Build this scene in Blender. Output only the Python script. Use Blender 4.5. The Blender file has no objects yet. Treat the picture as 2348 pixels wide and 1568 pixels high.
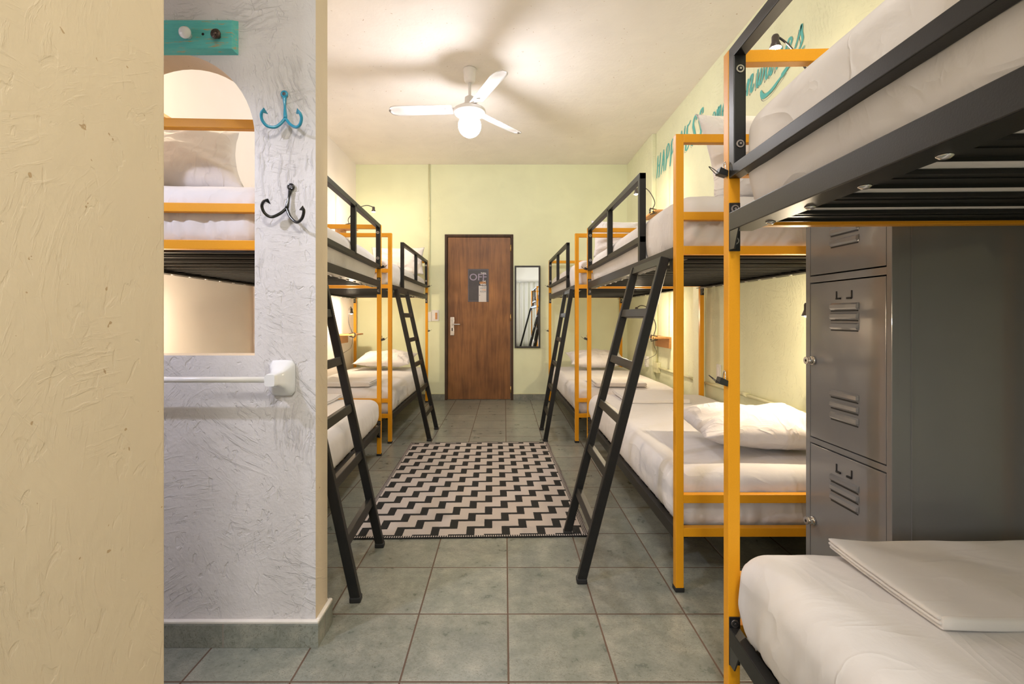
import bpy, bmesh, math, random
from mathutils import Vector, Matrix, Euler, noise
random.seed(7)
C = bpy.context.scene.collection
PI = math.pi
H = 1.104          # camera height
F = 1093.0         # focal length in pixels
VX, VY = 1157.0, 727.0

# ------------------------------------------------------------------ materials
def _m(name):
    m = bpy.data.materials.new(name); m.use_nodes = True
    nt = m.node_tree
    return m, nt, nt.nodes['Principled BSDF']
def simple(name, col, rough=.5, metal=0., noise_amt=0., bump=0., scale=30., spec=.5, coat=0.):
    m, nt, b = _m(name)
    b.inputs['Roughness'].default_value = rough
    b.inputs['Metallic'].default_value = metal
    b.inputs['Specular IOR Level'].default_value = spec
    b.inputs['Coat Weight'].default_value = coat
    tc = nt.nodes.new('ShaderNodeTexCoord')
    n = nt.nodes.new('ShaderNodeTexNoise'); n.inputs['Scale'].default_value = scale; n.inputs['Detail'].default_value = 6
    nt.links.new(tc.outputs['Object'], n.inputs['Vector'])
    r = nt.nodes.new('ShaderNodeValToRGB')
    r.color_ramp.elements[0].position = .3; r.color_ramp.elements[1].position = .7
    k = noise_amt
    r.color_ramp.elements[0].color = (col[0]*(1-k), col[1]*(1-k), col[2]*(1-k), 1)
    r.color_ramp.elements[1].color = (min(1, col[0]*(1+k)), min(1, col[1]*(1+k)), min(1, col[2]*(1+k)), 1)
    nt.links.new(n.outputs['Fac'], r.inputs['Fac'])
    nt.links.new(r.outputs['Color'], b.inputs['Base Color'])
    if bump:
        bp = nt.nodes.new('ShaderNodeBump'); bp.inputs['Distance'].default_value = bump; bp.inputs['Strength'].default_value = .6
        nt.links.new(n.outputs['Fac'], bp.inputs['Height']); nt.links.new(bp.outputs['Normal'], b.inputs['Normal'])
    return m
def emis(name, col, s):
    m, nt, b = _m(name)
    b.inputs['Base Color'].default_value = (*col, 1)
    b.inputs['Emission Color'].default_value = (*col, 1)
    b.inputs['Emission Strength'].default_value = s
    return m
def N(nt, t, **kw):
    n = nt.nodes.new(t)
    for k, v in kw.items(): setattr(n, k, v)
    return n
def math_node(nt, op, a, b=None, c=None):
    n = nt.nodes.new('ShaderNodeMath'); n.operation = op
    for i, v in enumerate((a, b, c)):
        if v is None: continue
        if isinstance(v, (int, float)): n.inputs[i].default_value = v
        else: nt.links.new(v, n.inputs[i])
    return n.outputs[0]
def plaster(name, col, var=.05, coarse=.004, fine=.0015, stretch=(1, 1, 1), scale=5., specks=0., speck_col=(.35, .2, .1), rough=.75, scratch=0., dist=.5):
    """painted, hand trowelled plaster: broad lumps, fine trowel marks, small pits"""
    m, nt, b = _m(name); L = nt.links.new
    b.inputs['Roughness'].default_value = rough; b.inputs['Specular IOR Level'].default_value = .25
    tc = N(nt, 'ShaderNodeTexCoord')
    mp = N(nt, 'ShaderNodeMapping'); mp.inputs['Scale'].default_value = stretch
    L(tc.outputs['Object'], mp.inputs['Vector'])
    n1 = N(nt, 'ShaderNodeTexNoise'); n1.inputs['Scale'].default_value = scale; n1.inputs['Detail'].default_value = 5; n1.inputs['Distortion'].default_value = dist
    n2 = N(nt, 'ShaderNodeTexNoise'); n2.inputs['Scale'].default_value = scale*9; n2.inputs['Detail'].default_value = 8; n2.inputs['Distortion'].default_value = dist
    L(mp.outputs[0], n1.inputs['Vector']); L(mp.outputs[0], n2.inputs['Vector'])
    v = N(nt, 'ShaderNodeTexVoronoi'); v.inputs['Scale'].default_value = scale*4.2; L(mp.outputs[0], v.inputs['Vector'])
    pit = math_node(nt, 'LESS_THAN', v.outputs['Distance'], .06)
    h = math_node(nt, 'MULTIPLY_ADD', n1.outputs['Fac'], coarse, math_node(nt, 'MULTIPLY', n2.outputs['Fac'], fine))
    h = math_node(nt, 'MULTIPLY_ADD', pit, -.0012 if specks else -.0004, h)
    if scratch:
        # trowel strokes: short ridges whose direction changes from patch to patch
        nd = N(nt, 'ShaderNodeTexNoise'); nd.inputs['Scale'].default_value = 7.; nd.inputs['Detail'].default_value = 3; L(tc.outputs['Object'], nd.inputs['Vector'])
        wp = N(nt, 'ShaderNodeVectorMath', operation='MULTIPLY_ADD'); L(nd.outputs['Color'], wp.inputs[0]); wp.inputs[1].default_value = (.03, .03, .03); L(tc.outputs['Object'], wp.inputs[2])
        for cs, fr_, seed in ((3.6, 75., .0), (7., 130., 9.)):
            vo = N(nt, 'ShaderNodeTexVoronoi'); vo.inputs['Scale'].default_value = cs
            ofs = N(nt, 'ShaderNodeVectorMath', operation='ADD'); ofs.inputs[1].default_value = (seed, seed, seed); L(wp.outputs[0], ofs.inputs[0]); L(ofs.outputs[0], vo.inputs['Vector'])
            lc = N(nt, 'ShaderNodeVectorMath', operation='SUBTRACT'); L(ofs.outputs[0], lc.inputs[0]); L(vo.outputs['Position'], lc.inputs[1])
            sx = N(nt, 'ShaderNodeSeparateXYZ'); L(lc.outputs[0], sx.inputs[0]); cc = N(nt, 'ShaderNodeSeparateColor'); L(vo.outputs['Color'], cc.inputs[0])
            hz = math_node(nt, 'ADD', sx.outputs[0], sx.outputs[1]); vz = sx.outputs[2]
            th = math_node(nt, 'MULTIPLY', cc.outputs[0], 3.14)
            co_, si_ = math_node(nt, 'COSINE', th), math_node(nt, 'SINE', th)
            u = math_node(nt, 'ADD', math_node(nt, 'MULTIPLY', hz, co_), math_node(nt, 'MULTIPLY', vz, si_))
            v = math_node(nt, 'SUBTRACT', math_node(nt, 'MULTIPLY', vz, co_), math_node(nt, 'MULTIPLY', hz, si_))
            v = math_node(nt, 'MULTIPLY_ADD', math_node(nt, 'MULTIPLY', u, u), .8, v)
            cb = N(nt, 'ShaderNodeCombineXYZ'); L(math_node(nt, 'MULTIPLY', u, fr_*.16), cb.inputs[0]); L(math_node(nt, 'MULTIPLY', v, fr_), cb.inputs[1]); L(math_node(nt, 'MULTIPLY', cc.outputs[1], 50.), cb.inputs[2])
            ns = N(nt, 'ShaderNodeTexNoise'); ns.inputs['Scale'].default_value = 1.; ns.inputs['Detail'].default_value = 6; ns.inputs['Roughness'].default_value = .62; L(cb.outputs[0], ns.inputs['Vector'])
            mr = N(nt, 'ShaderNodeMapRange'); mr.inputs['From Min'].default_value = .54; mr.inputs['From Max'].default_value = .74; L(ns.outputs['Fac'], mr.inputs['Value'])
            fade = N(nt, 'ShaderNodeMapRange'); fade.inputs['From Min'].default_value = .75; fade.inputs['From Max'].default_value = .35; L(math_node(nt, 'MULTIPLY', vo.outputs['Distance'], 1.), fade.inputs['Value'])
            amt = math_node(nt, 'MULTIPLY', fade.outputs[0], math_node(nt, 'ADD', cc.outputs[2], .35))
            h = math_node(nt, 'MULTIPLY_ADD', math_node(nt, 'MULTIPLY', mr.outputs[0], amt), scratch*(1. if seed == 0 else .55), h)
        ng = N(nt, 'ShaderNodeTexNoise'); ng.inputs['Scale'].default_value = 34.; ng.inputs['Detail'].default_value = 5; ng.inputs['Distortion'].default_value = .6
        mg = N(nt, 'ShaderNodeMapping'); mg.inputs['Scale'].default_value = (1, 1, .6); L(tc.outputs['Object'], mg.inputs[0]); L(mg.outputs[0], ng.inputs['Vector'])
        gm = N(nt, 'ShaderNodeMapRange'); gm.inputs['From Min'].default_value = .60; gm.inputs['From Max'].default_value = .66; L(ng.outputs['Fac'], gm.inputs['Value'])
        h = math_node(nt, 'MULTIPLY_ADD', gm.outputs[0], -.55*scratch, h)
    bp = N(nt, 'ShaderNodeBump'); bp.inputs['Distance'].default_value = 1.0; bp.inputs['Strength'].default_value = .9
    L(h, bp.inputs['Height']); L(bp.outputs['Normal'], b.inputs['Normal'])
    r = N(nt, 'ShaderNodeValToRGB')
    r.color_ramp.elements[0].position = .3; r.color_ramp.elements[1].position = .7
    r.color_ramp.elements[0].color = (*[c*(1-var) for c in col], 1); r.color_ramp.elements[1].color = (*[min(1, c*(1+var)) for c in col], 1)
    L(n1.outputs['Fac'], r.inputs['Fac'])
    out = r.outputs['Color']
    if specks:
        v2 = N(nt, 'ShaderNodeTexVoronoi'); v2.inputs['Scale'].default_value = specks
        n3 = N(nt, 'ShaderNodeTexNoise'); n3.inputs['Scale'].default_value = 30; n3.inputs['Detail'].default_value = 3
        L(tc.outputs['Object'], n3.inputs['Vector'])
        mv = N(nt, 'ShaderNodeMixRGB', blend_type='MIX'); mv.inputs[0].default_value = .06
        L(tc.outputs['Object'], mv.inputs[1]); L(n3.outputs['Color'], mv.inputs[2]); L(mv.outputs[0], v2.inputs['Vector'])
        rr = math_node(nt, 'MULTIPLY', N(nt, 'ShaderNodeSeparateColor').outputs[0], 1)
        sep = rr.node.inputs[0].links[0].from_node; L(v2.outputs['Color'], sep.inputs[0])
        rad = math_node(nt, 'MULTIPLY', math_node(nt, 'GREATER_THAN', sep.outputs[0], .45), math_node(nt, 'MULTIPLY', sep.outputs[1], .12))
        sp = math_node(nt, 'LESS_THAN', v2.outputs['Distance'], rad)
        mx = N(nt, 'ShaderNodeMixRGB'); L(math_node(nt, 'MULTIPLY', sp, .8), mx.inputs[0]); L(out, mx.inputs[1]); mx.inputs[2].default_value = (*speck_col, 1)
        out = mx.outputs[0]
    L(out, b.inputs['Base Color'])
    return m
def tile_mat(name, x0=.012, y0=1.443, s=.33, gw=.006, grout=(.12, .075, .05)):
    m, nt, b = _m(name); L = nt.links.new
    tc = N(nt, 'ShaderNodeTexCoord'); sp = N(nt, 'ShaderNodeSeparateXYZ'); L(tc.outputs['Object'], sp.inputs[0])
    def cell(o, off):
        a = math_node(nt, 'DIVIDE', math_node(nt, 'SUBTRACT', o, off), s)
        fl = math_node(nt, 'FLOOR', a); fr = math_node(nt, 'SUBTRACT', a, fl)
        d = math_node(nt, 'MULTIPLY', math_node(nt, 'MINIMUM', fr, math_node(nt, 'SUBTRACT', 1., fr)), s)
        return fl, d
    fx, dx = cell(sp.outputs[0], x0); fy, dy = cell(sp.outputs[1], y0)
    d = math_node(nt, 'MINIMUM', dx, dy)
    isg = math_node(nt, 'LESS_THAN', d, gw/2)
    cv = N(nt, 'ShaderNodeCombineXYZ'); L(fx, cv.inputs[0]); L(fy, cv.inputs[1])
    wn = N(nt, 'ShaderNodeTexWhiteNoise'); L(cv.outputs[0], wn.inputs['Vector'])
    off = N(nt, 'ShaderNodeVectorMath', operation='MULTIPLY_ADD'); L(wn.outputs['Color'], off.inputs[0]); off.inputs[1].default_value = (7, 7, 7); L(tc.outputs['Object'], off.inputs[2])
    n1 = N(nt, 'ShaderNodeTexNoise'); n1.inputs['Scale'].default_value = 11; n1.inputs['Detail'].default_value = 9; n1.inputs['Roughness'].default_value = .72; L(off.outputs[0], n1.inputs['Vector'])
    r = N(nt, 'ShaderNodeValToRGB'); cr = r.color_ramp
    cr.elements[0].position = .3; cr.elements[0].color = (.14, .155, .13, 1)
    cr.elements[1].position = .7; cr.elements[1].color = (.35, .34, .285, 1)
    e = cr.elements.new(.5); e.color = (.25, .26, .22, 1)
    L(n1.outputs['Fac'], r.inputs['Fac'])
    # fine dark vein flecks
    mp = N(nt, 'ShaderNodeMapping'); mp.inputs['Scale'].default_value = (30, 58, 30); L(off.outputs[0], mp.inputs[0])
    n2 = N(nt, 'ShaderNodeTexNoise'); n2.inputs['Scale'].default_value = 1.2; n2.inputs['Detail'].default_value = 6; n2.inputs['Distortion'].default_value = 2.2; L(mp.outputs[0], n2.inputs['Vector'])
    vein = math_node(nt, 'LESS_THAN', math_node(nt, 'ABSOLUTE', math_node(nt, 'SUBTRACT', n2.outputs['Fac'], .5)), .016)
    n4 = N(nt, 'ShaderNodeTexNoise'); n4.inputs['Scale'].default_value = 11; L(off.outputs[0], n4.inputs['Vector'])
    vein = math_node(nt, 'MULTIPLY', math_node(nt, 'MULTIPLY', vein, math_node(nt, 'GREATER_THAN', n4.outputs['Fac'], .42)), .62)
    mx = N(nt, 'ShaderNodeMixRGB'); L(vein, mx.inputs[0]); L(r.outputs[0], mx.inputs[1]); mx.inputs[2].default_value = (.10, .10, .07, 1)
    # tile to tile tone
    hsv = N(nt, 'ShaderNodeHueSaturation'); L(mx.outputs[0], hsv.inputs['Color'])
    L(math_node(nt, 'MULTIPLY_ADD', wn.outputs['Value'], .22, .9), hsv.inputs['Value'])
    m2 = N(nt, 'ShaderNodeMixRGB'); L(isg, m2.inputs[0]); L(hsv.outputs[0], m2.inputs[1]); m2.inputs[2].default_value = (*grout, 1)
    L(m2.outputs[0], b.inputs['Base Color'])
    L(math_node(nt, 'MULTIPLY_ADD', isg, .45, math_node(nt, 'MULTIPLY_ADD', n1.outputs['Fac'], .2, .2)), b.inputs['Roughness'])
    hh = math_node(nt, 'MULTIPLY_ADD', math_node(nt, 'MINIMUM', math_node(nt, 'DIVIDE', d, .005), 1.), .0015, math_node(nt, 'MULTIPLY', n1.outputs['Fac'], .0012))
    bp = N(nt, 'ShaderNodeBump'); bp.inputs['Distance'].default_value = 1.; bp.inputs['Strength'].default_value = .5
    L(hh, bp.inputs['Height']); L(bp.outputs[0], b.inputs['Normal'])
    return m
def wood_mat(name, dark, light, scale=(18, 18, 1.4), rough=.35, coat=.2, bands=.5):
    m, nt, b = _m(name); L = nt.links.new
    tc = N(nt, 'ShaderNodeTexCoord'); mp = N(nt, 'ShaderNodeMapping'); mp.inputs['Scale'].default_value = scale; L(tc.outputs['Object'], mp.inputs[0])
    n = N(nt, 'ShaderNodeTexNoise'); n.inputs['Scale'].default_value = 1.6; n.inputs['Detail'].default_value = 9; n.inputs['Distortion'].default_value = .7; n.inputs['Roughness'].default_value = .62
    L(mp.outputs[0], n.inputs['Vector'])
    n2 = N(nt, 'ShaderNodeTexNoise'); n2.inputs['Scale'].default_value = 2.2; n2.inputs['Detail'].default_value = 3; L(tc.outputs['Object'], n2.inputs['Vector'])
    f = math_node(nt, 'ADD', math_node(nt, 'MULTIPLY', n.outputs['Fac'], 1-bands), math_node(nt, 'MULTIPLY', n2.outputs['Fac'], bands))
    r = N(nt, 'ShaderNodeValToRGB'); r.color_ramp.elements[0].position = .36; r.color_ramp.elements[1].position = .64
    r.color_ramp.elements[0].color = (*dark, 1); r.color_ramp.elements[1].color = (*light, 1)
    L(f, r.inputs['Fac']); L(r.outputs[0], b.inputs['Base Color'])
    b.inputs['Roughness'].default_value = rough; b.inputs['Coat Weight'].default_value = coat
    return m
def rug_mat(name, w, l):
    m, nt, b = _m(name); L = nt.links.new
    tc = N(nt, 'ShaderNodeTexCoord'); sp = N(nt, 'ShaderNodeSeparateXYZ')
    nz = N(nt, 'ShaderNodeTexNoise'); nz.inputs['Scale'].default_value = 60; nz.inputs['Detail'].default_value = 2; L(tc.outputs['Object'], nz.inputs['Vector'])
    ad = N(nt, 'ShaderNodeVectorMath', operation='MULTIPLY_ADD'); L(nz.outputs['Color'], ad.inputs[0]); ad.inputs[1].default_value = (.003, .003, 0); L(tc.outputs['Object'], ad.inputs[2])
    L(ad.outputs[0], sp.inputs[0]); x, y = sp.outputs[0], sp.outputs[1]
    hgt = .087; per = .181; half = per/2
    a = math_node(nt, 'DIVIDE', y, hgt); v = math_node(nt, 'FLOOR', a); fy = math_node(nt, 'SUBTRACT', a, v)
    xs = math_node(nt, 'DIVIDE', math_node(nt, 'SUBTRACT', math_node(nt, 'ADD', x, 3*per+.02), math_node(nt, 'MULTIPLY', v, half)), per)
    fx = math_node(nt, 'MULTIPLY', math_node(nt, 'SUBTRACT', xs, math_node(nt, 'FLOOR', xs)), per)
    blk = math_node(nt, 'LESS_THAN', fx, .042)
    tread = math_node(nt, 'MULTIPLY', math_node(nt, 'GREATER_THAN', fy, .72), math_node(nt, 'LESS_THAN', fx, half+.042))
    black = math_node(nt, 'MAXIMUM', blk, tread)
    # borders: side stripes and end fringe pattern
    ex = math_node(nt, 'SUBTRACT', w/2, math_node(nt, 'ABSOLUTE', x)); ey = math_node(nt, 'SUBTRACT', l/2, math_node(nt, 'ABSOLUTE', y))
    sx = math_node(nt, 'FRACT', math_node(nt, 'DIVIDE', ex, .008)); st = math_node(nt, 'GREATER_THAN', sx, .5)
    inx = math_node(nt, 'LESS_THAN', ex, .024)
    fr = math_node(nt, 'GREATER_THAN', math_node(nt, 'FRACT', math_node(nt, 'DIVIDE', x, .0115)), .5)
    iny = math_node(nt, 'LESS_THAN', ey, .022)
    def mixf(f, p, q):
        return math_node(nt, 'ADD', math_node(nt, 'MULTIPLY', q, f), math_node(nt, 'MULTIPLY', p, math_node(nt, 'SUBTRACT', 1., f)))
    black = mixf(inx, black, st); black = mixf(iny, black, fr)
    edge = math_node(nt, 'LESS_THAN', ey, .006); black = math_node(nt, 'MAXIMUM', black, edge)
    mx = N(nt, 'ShaderNodeMixRGB'); L(black, mx.inputs[0]); mx.inputs[1].default_value = (.50, .44, .40, 1); mx.inputs[2].default_value = (.022, .022, .021, 1)
    L(mx.outputs[0], b.inputs['Base Color']); b.inputs['Roughness'].default_value = .85; b.inputs['Specular IOR Level'].default_value = .2
    wv = N(nt, 'ShaderNodeTexNoise'); wv.inputs['Scale'].default_value = 220; L(tc.outputs['Object'], wv.inputs['Vector'])
    bp = N(nt, 'ShaderNodeBump'); bp.inputs['Distance'].default_value = .002; bp.inputs['Strength'].default_value = .6
    L(math_node(nt, 'SUBTRACT', wv.outputs['Fac'], math_node(nt, 'MULTIPLY', black, .6)), bp.inputs['Height']); L(bp.outputs[0], b.inputs['Normal'])
    return m
def fabric_mat(name, col=(.74, .715, .715), wr=.004, sc=7., fold=.0024):
    m, nt, b = _m(name); L = nt.links.new
    b.inputs['Base Color'].default_value = (*col, 1); b.inputs['Roughness'].default_value = .85; b.inputs['Specular IOR Level'].default_value = .2
    b.inputs['Sheen Weight'].default_value = .15
    tc = N(nt, 'ShaderNodeTexCoord'); n = N(nt, 'ShaderNodeTexNoise'); n.inputs['Scale'].default_value = sc; n.inputs['Detail'].default_value = 4; n.inputs['Distortion'].default_value = 1.6
    L(tc.outputs['Object'], n.inputs['Vector'])
    n2 = N(nt, 'ShaderNodeTexNoise'); n2.inputs['Scale'].default_value = 260; L(tc.outputs['Object'], n2.inputs['Vector'])
    h = math_node(nt, 'MULTIPLY_ADD', n.outputs['Fac'], wr, math_node(nt, 'MULTIPLY', n2.outputs['Fac'], .00025))
    # soft pressed-in fold lines, in two directions, broken up by a mask
    mk = N(nt, 'ShaderNodeTexNoise'); mk.inputs['Scale'].default_value = sc*.45; L(tc.outputs['Object'], mk.inputs['Vector'])
    for q, (rz_, st) in enumerate(((.5, (1., .3, .6)), (-.7, (.35, 1., .6)))):
        mp = N(nt, 'ShaderNodeMapping'); mp.inputs['Rotation'].default_value = (.2, .3, rz_); mp.inputs['Scale'].default_value = st; L(tc.outputs['Object'], mp.inputs[0])
        nf = N(nt, 'ShaderNodeTexNoise'); nf.inputs['Scale'].default_value = sc*(1.1+.5*q); nf.inputs['Detail'].default_value = 2.5; nf.inputs['Distortion'].default_value = .5; L(mp.outputs[0], nf.inputs['Vector'])
        rd = math_node(nt, 'SUBTRACT', 1., math_node(nt, 'DIVIDE', math_node(nt, 'ABSOLUTE', math_node(nt, 'SUBTRACT', nf.outputs['Fac'], .5)), .07))
        rd = math_node(nt, 'POWER', math_node(nt, 'MAXIMUM', rd, 0.), 1.6)
        mm = N(nt, 'ShaderNodeMapRange'); mm.inputs['From Min'].default_value = (.45, .56)[q]; mm.inputs['From Max'].default_value = (.6, .40)[q]; L(mk.outputs['Fac'], mm.inputs['Value'])
        h = math_node(nt, 'MULTIPLY_ADD', math_node(nt, 'MULTIPLY', rd, mm.outputs[0]), fold, h)
    bp = N(nt, 'ShaderNodeBump'); bp.inputs['Distance'].default_value = 1.; bp.inputs['Strength'].default_value = .6
    L(h, bp.inputs['Height']); L(bp.outputs[0], b.inputs['Normal'])
    # slight warm / cool cloth mottling
    r = N(nt, 'ShaderNodeValToRGB'); r.color_ramp.elements[0].color = (*[c*.96 for c in col], 1); r.color_ramp.elements[1].color = (*col, 1)
    L(n.outputs['Fac'], r.inputs[0]); L(r.outputs[0], b.inputs['Base Color'])
    return m

M = {}
M['floor'] = tile_mat('floor_tile')
M['skirt'] = tile_mat('skirting_tile', x0=.05, y0=0., s=.33, gw=.004, grout=(.3, .26, .22))
M['ceiling'] = plaster('ceiling_plaster', (.86, .815, .765), var=.03, coarse=.006, fine=.0016, scale=4, specks=30., speck_col=(.42, .26, .13), rough=.7)
M['green'] = plaster('pale_green_plaster', (.78, .815, .575), var=.035, coarse=.004, fine=.0009, scale=3, scratch=.0)
M['green_r'] = plaster('pale_green_rough_plaster', (.78, .80, .575), var=.04, coarse=.006, fine=.0008, scale=3.5, scratch=.0022)
M['white_wall'] = plaster('off_white_wall', (.86, .80, .755), var=.02, coarse=.003, fine=.0006, scale=2.5)
M['rough_white'] = plaster('rough_white_plaster', (.70, .67, .665), var=.03, coarse=.004, fine=.0022, scale=8, scratch=.0029, dist=.2)
M['warm_lit'] = plaster('warm_lit_plaster', (.74, .625, .47), var=.03, coarse=.004, fine=.0010, scale=5, scratch=.0009, dist=.1, stretch=(1, 1, .55), specks=24., speck_col=(.45, .3, .16))  # warm room light put into the colour of partition faces towards the aisle
M['ledge'] = simple('painted_ledge', (.80, .75, .68), .6, noise_amt=.03, bump=.002, scale=25)
M['green_ledge'] = simple('painted_green_ledge', (.70, .70, .45), .6, noise_amt=.03, bump=.002, scale=25)
M['yellow'] = simple('yellow_powder_coat', (.74, .325, .010), .42, noise_amt=.03, bump=.0002, scale=300, spec=.3)
M['black'] = simple('black_powder_coat', (.012, .012, .0115), .40, noise_amt=.1, bump=.0002, scale=300, spec=.3)
M['rubber'] = simple('black_rubber', (.012, .012, .012), .6)
M['bracket'] = simple('black_bracket_plate', (.012, .012, .012), .3, noise_amt=.1)
M['steel'] = simple('bright_zinc', (.62, .62, .62), .22, metal=1, noise_amt=.05)
M['bolt_steel'] = simple('dull_bolt_zinc', (.42, .39, .37), .3, metal=1, noise_amt=.05)
M['chrome'] = simple('chrome', (.75, .75, .73), .12, metal=1)
M['brass'] = simple('brass', (.72, .50, .22), .3, metal=1)
M['sheet'] = fabric_mat('white_cotton_sheet')
M['pillow'] = fabric_mat('white_pillow_cotton', (.78, .745, .74), .006, 9., .005)
M['fold'] = fabric_mat('folded_cotton', (.74, .715, .71), .002, 5.)
M['locker'] = simple('grey_locker_enamel', (.185, .188, .190), .17, noise_amt=.03, bump=.0004, scale=6, coat=.3)
M['lockdark'] = simple('locker_shadow_gap', (.015, .015, .015), .7)
M['door'] = wood_mat('door_veneer', (.12, .045, .012), (.32, .14, .043), rough=.5, coat=.0)
M['doorframe'] = wood_mat('dark_door_frame', (.022, .012, .008), (.085, .042, .02), rough=.7, coat=0)
M['pine'] = wood_mat('shelf_wood', (.42, .17, .05), (.66, .34, .13), scale=(20, 2, 20), rough=.5, coat=0)
M['rug'] = rug_mat('woven_zigzag', 1.2, 1.81)
M['white_enamel'] = simple('white_enamel', (.80, .78, .77), .3, noise_amt=.02)
M['porcelain'] = simple('white_porcelain', (.85, .85, .86), .12, coat=.5)
M['plastic'] = simple('white_plastic', (.75, .74, .72), .35)
def teal_mat():
    m, nt, b = _m('distressed_teal_paint'); L = nt.links.new
    tc = N(nt, 'ShaderNodeTexCoord'); mp = N(nt, 'ShaderNodeMapping'); mp.inputs['Scale'].default_value = (6, 30, 60); L(tc.outputs['Object'], mp.inputs[0])
    n = N(nt, 'ShaderNodeTexNoise'); n.inputs['Scale'].default_value = 1.5; n.inputs['Detail'].default_value = 7; n.inputs['Roughness'].default_value = .7; L(mp.outputs[0], n.inputs['Vector'])
    r = N(nt, 'ShaderNodeValToRGB'); cr = r.color_ramp
    cr.elements[0].position = .3; cr.elements[0].color = (.09, .44, .42, 1); cr.elements[1].position = .575; cr.elements[1].color = (.13, .54, .50, 1)
    e = cr.elements.new(.60); e.color = (.45, .33, .16, 1)
    L(n.outputs['Fac'], r.inputs[0]); L(r.outputs[0], b.inputs['Base Color']); b.inputs['Roughness'].default_value = .55
    return m
M['teal'] = teal_mat()
M['teal_hook'] = simple('blue_hook_paint', (.03, .32, .50), .22, coat=.4)
M['black_gloss'] = simple('black_hook_paint', (.01, .01, .01), .2, coat=.4)
M['bronze'] = simple('bronze_knob', (.10, .075, .06), .35, metal=.8)
M['mirror'] = simple('mirror_glass', (.88, .90, .90), .01, metal=1)
M['mframe'] = simple('dark_mirror_frame', (.022, .02, .018), .45)
M['curtain'] = fabric_mat('pale_curtain', (.62, .58, .52), .002, 12.)
M['paint'] = simple('turquoise_wall_paint', (.11, .46, .44), .7, noise_amt=.06, scale=40)
M['paint_dark'] = simple('navy_outline_paint', (.04, .06, .10), .7)
M['poster'] = simple('charcoal_poster', (.045, .038, .04), .4, noise_amt=.1)
M['poster_w'] = simple('poster_white', (.60, .57, .57), .5)
M['poster_l'] = simple('poster_lilac', (.33, .28, .38), .5)
M['poster_t'] = simple('poster_white_text', (.72, .70, .70), .5)
M['poster_o'] = simple('poster_orange_text', (.75, .33, .08), .5)
M['poster_k'] = simple('poster_dark_text', (.10, .12, .16), .5)
M['hole'] = simple('dark_hole', (.004, .004, .004), .8)
M['bulb_fan'] = emis('ceiling_bulb', (.985, .96, 1.0), 140)
M['bulb_bed'] = emis('reading_bulb', (1.0, .80, .52), 60)
M['lamp_black'] = simple('lamp_black', (.02, .018, .018), .35)
M['lamp_shade'] = simple('lamp_grey_shade', (.10, .085, .08), .35, metal=.4)
M['pipe_green'] = simple('painted_conduit', (.74, .73, .48), .45, noise_amt=.03)

# ------------------------------------------------------------------ mesh helpers
def new_bm(): return bmesh.new()
def add_box(bm, x0, x1, y0, y1, z0, z1, bev=0., mat=0, seg=1, T=None):
    t = bmesh.new(); bmesh.ops.create_cube(t, size=1)
    for v in t.verts: v.co = Vector(((x0+x1)/2 + v.co.x*abs(x1-x0), (y0+y1)/2 + v.co.y*abs(y1-y0), (z0+z1)/2 + v.co.z*abs(z1-z0)))
    if bev > 0: bmesh.ops.bevel(t, geom=list(t.edges), offset=bev, segments=seg, affect='EDGES', profile=.6)
    _merge(bm, t, T, mat)
def _merge(bm, t, T=None, mat=0, smooth=False):
    if T is not None: t.transform(T)
    vm = {}
    for v in t.verts: vm[v] = bm.verts.new(v.co)
    for f in t.faces:
        try:
            nf = bm.faces.new([vm[v] for v in f.verts]); nf.material_index = mat if mat is not None else f.material_index; nf.smooth = smooth or f.smooth
        except ValueError: pass
    t.free()
def add_beam(bm, p0, p1, w, h, side=(0, 1, 0), bev=.002, mat=0, ext=0.):
    """box beam from p0 to p1; w along side, h across"""
    p0, p1 = Vector(p0), Vector(p1); d = (p1-p0); L = d.length; d.normalize()
    s = Vector(side); s = (s - d*s.dot(d)).normalized(); u = d.cross(s)
    t = bmesh.new(); bmesh.ops.create_cube(t, size=1)
    for v in t.verts: v.co = Vector((v.co.x*w, v.co.y*h, (v.co.z)*(L+2*ext)))
    if bev > 0: bmesh.ops.bevel(t, geom=list(t.edges), offset=bev, segments=1, affect='EDGES')
    mt = Matrix((s, u, d)).transposed().to_4x4(); mt.translation = (p0+p1)/2
    if mt.determinant() < 0:
        mt = Matrix((s, -u, d)).transposed().to_4x4(); mt.translation = (p0+p1)/2
    _merge(bm, t, mt, mat)
def add_cyl(bm, p0, p1, r0, r1=None, n=20, mat=0, cap=True, smooth=True):
    if r1 is None: r1 = r0
    p0, p1 = Vector(p0), Vector(p1); d = (p1-p0).normalized()
    a = d.orthogonal().normalized(); b = d.cross(a)
    A = [bm.verts.new(p0 + (a*math.cos(2*PI*i/n)+b*math.sin(2*PI*i/n))*r0) for i in range(n)]
    B = [bm.verts.new(p1 + (a*math.cos(2*PI*i/n)+b*math.sin(2*PI*i/n))*r1) for i in range(n)]
    for i in range(n):
        f = bm.faces.new((A[i], A[(i+1) % n], B[(i+1) % n], B[i])); f.material_index = mat; f.smooth = smooth
    if cap:
        f = bm.faces.new(A[::-1]); f.material_index = mat
        f = bm.faces.new(B); f.material_index = mat
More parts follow.
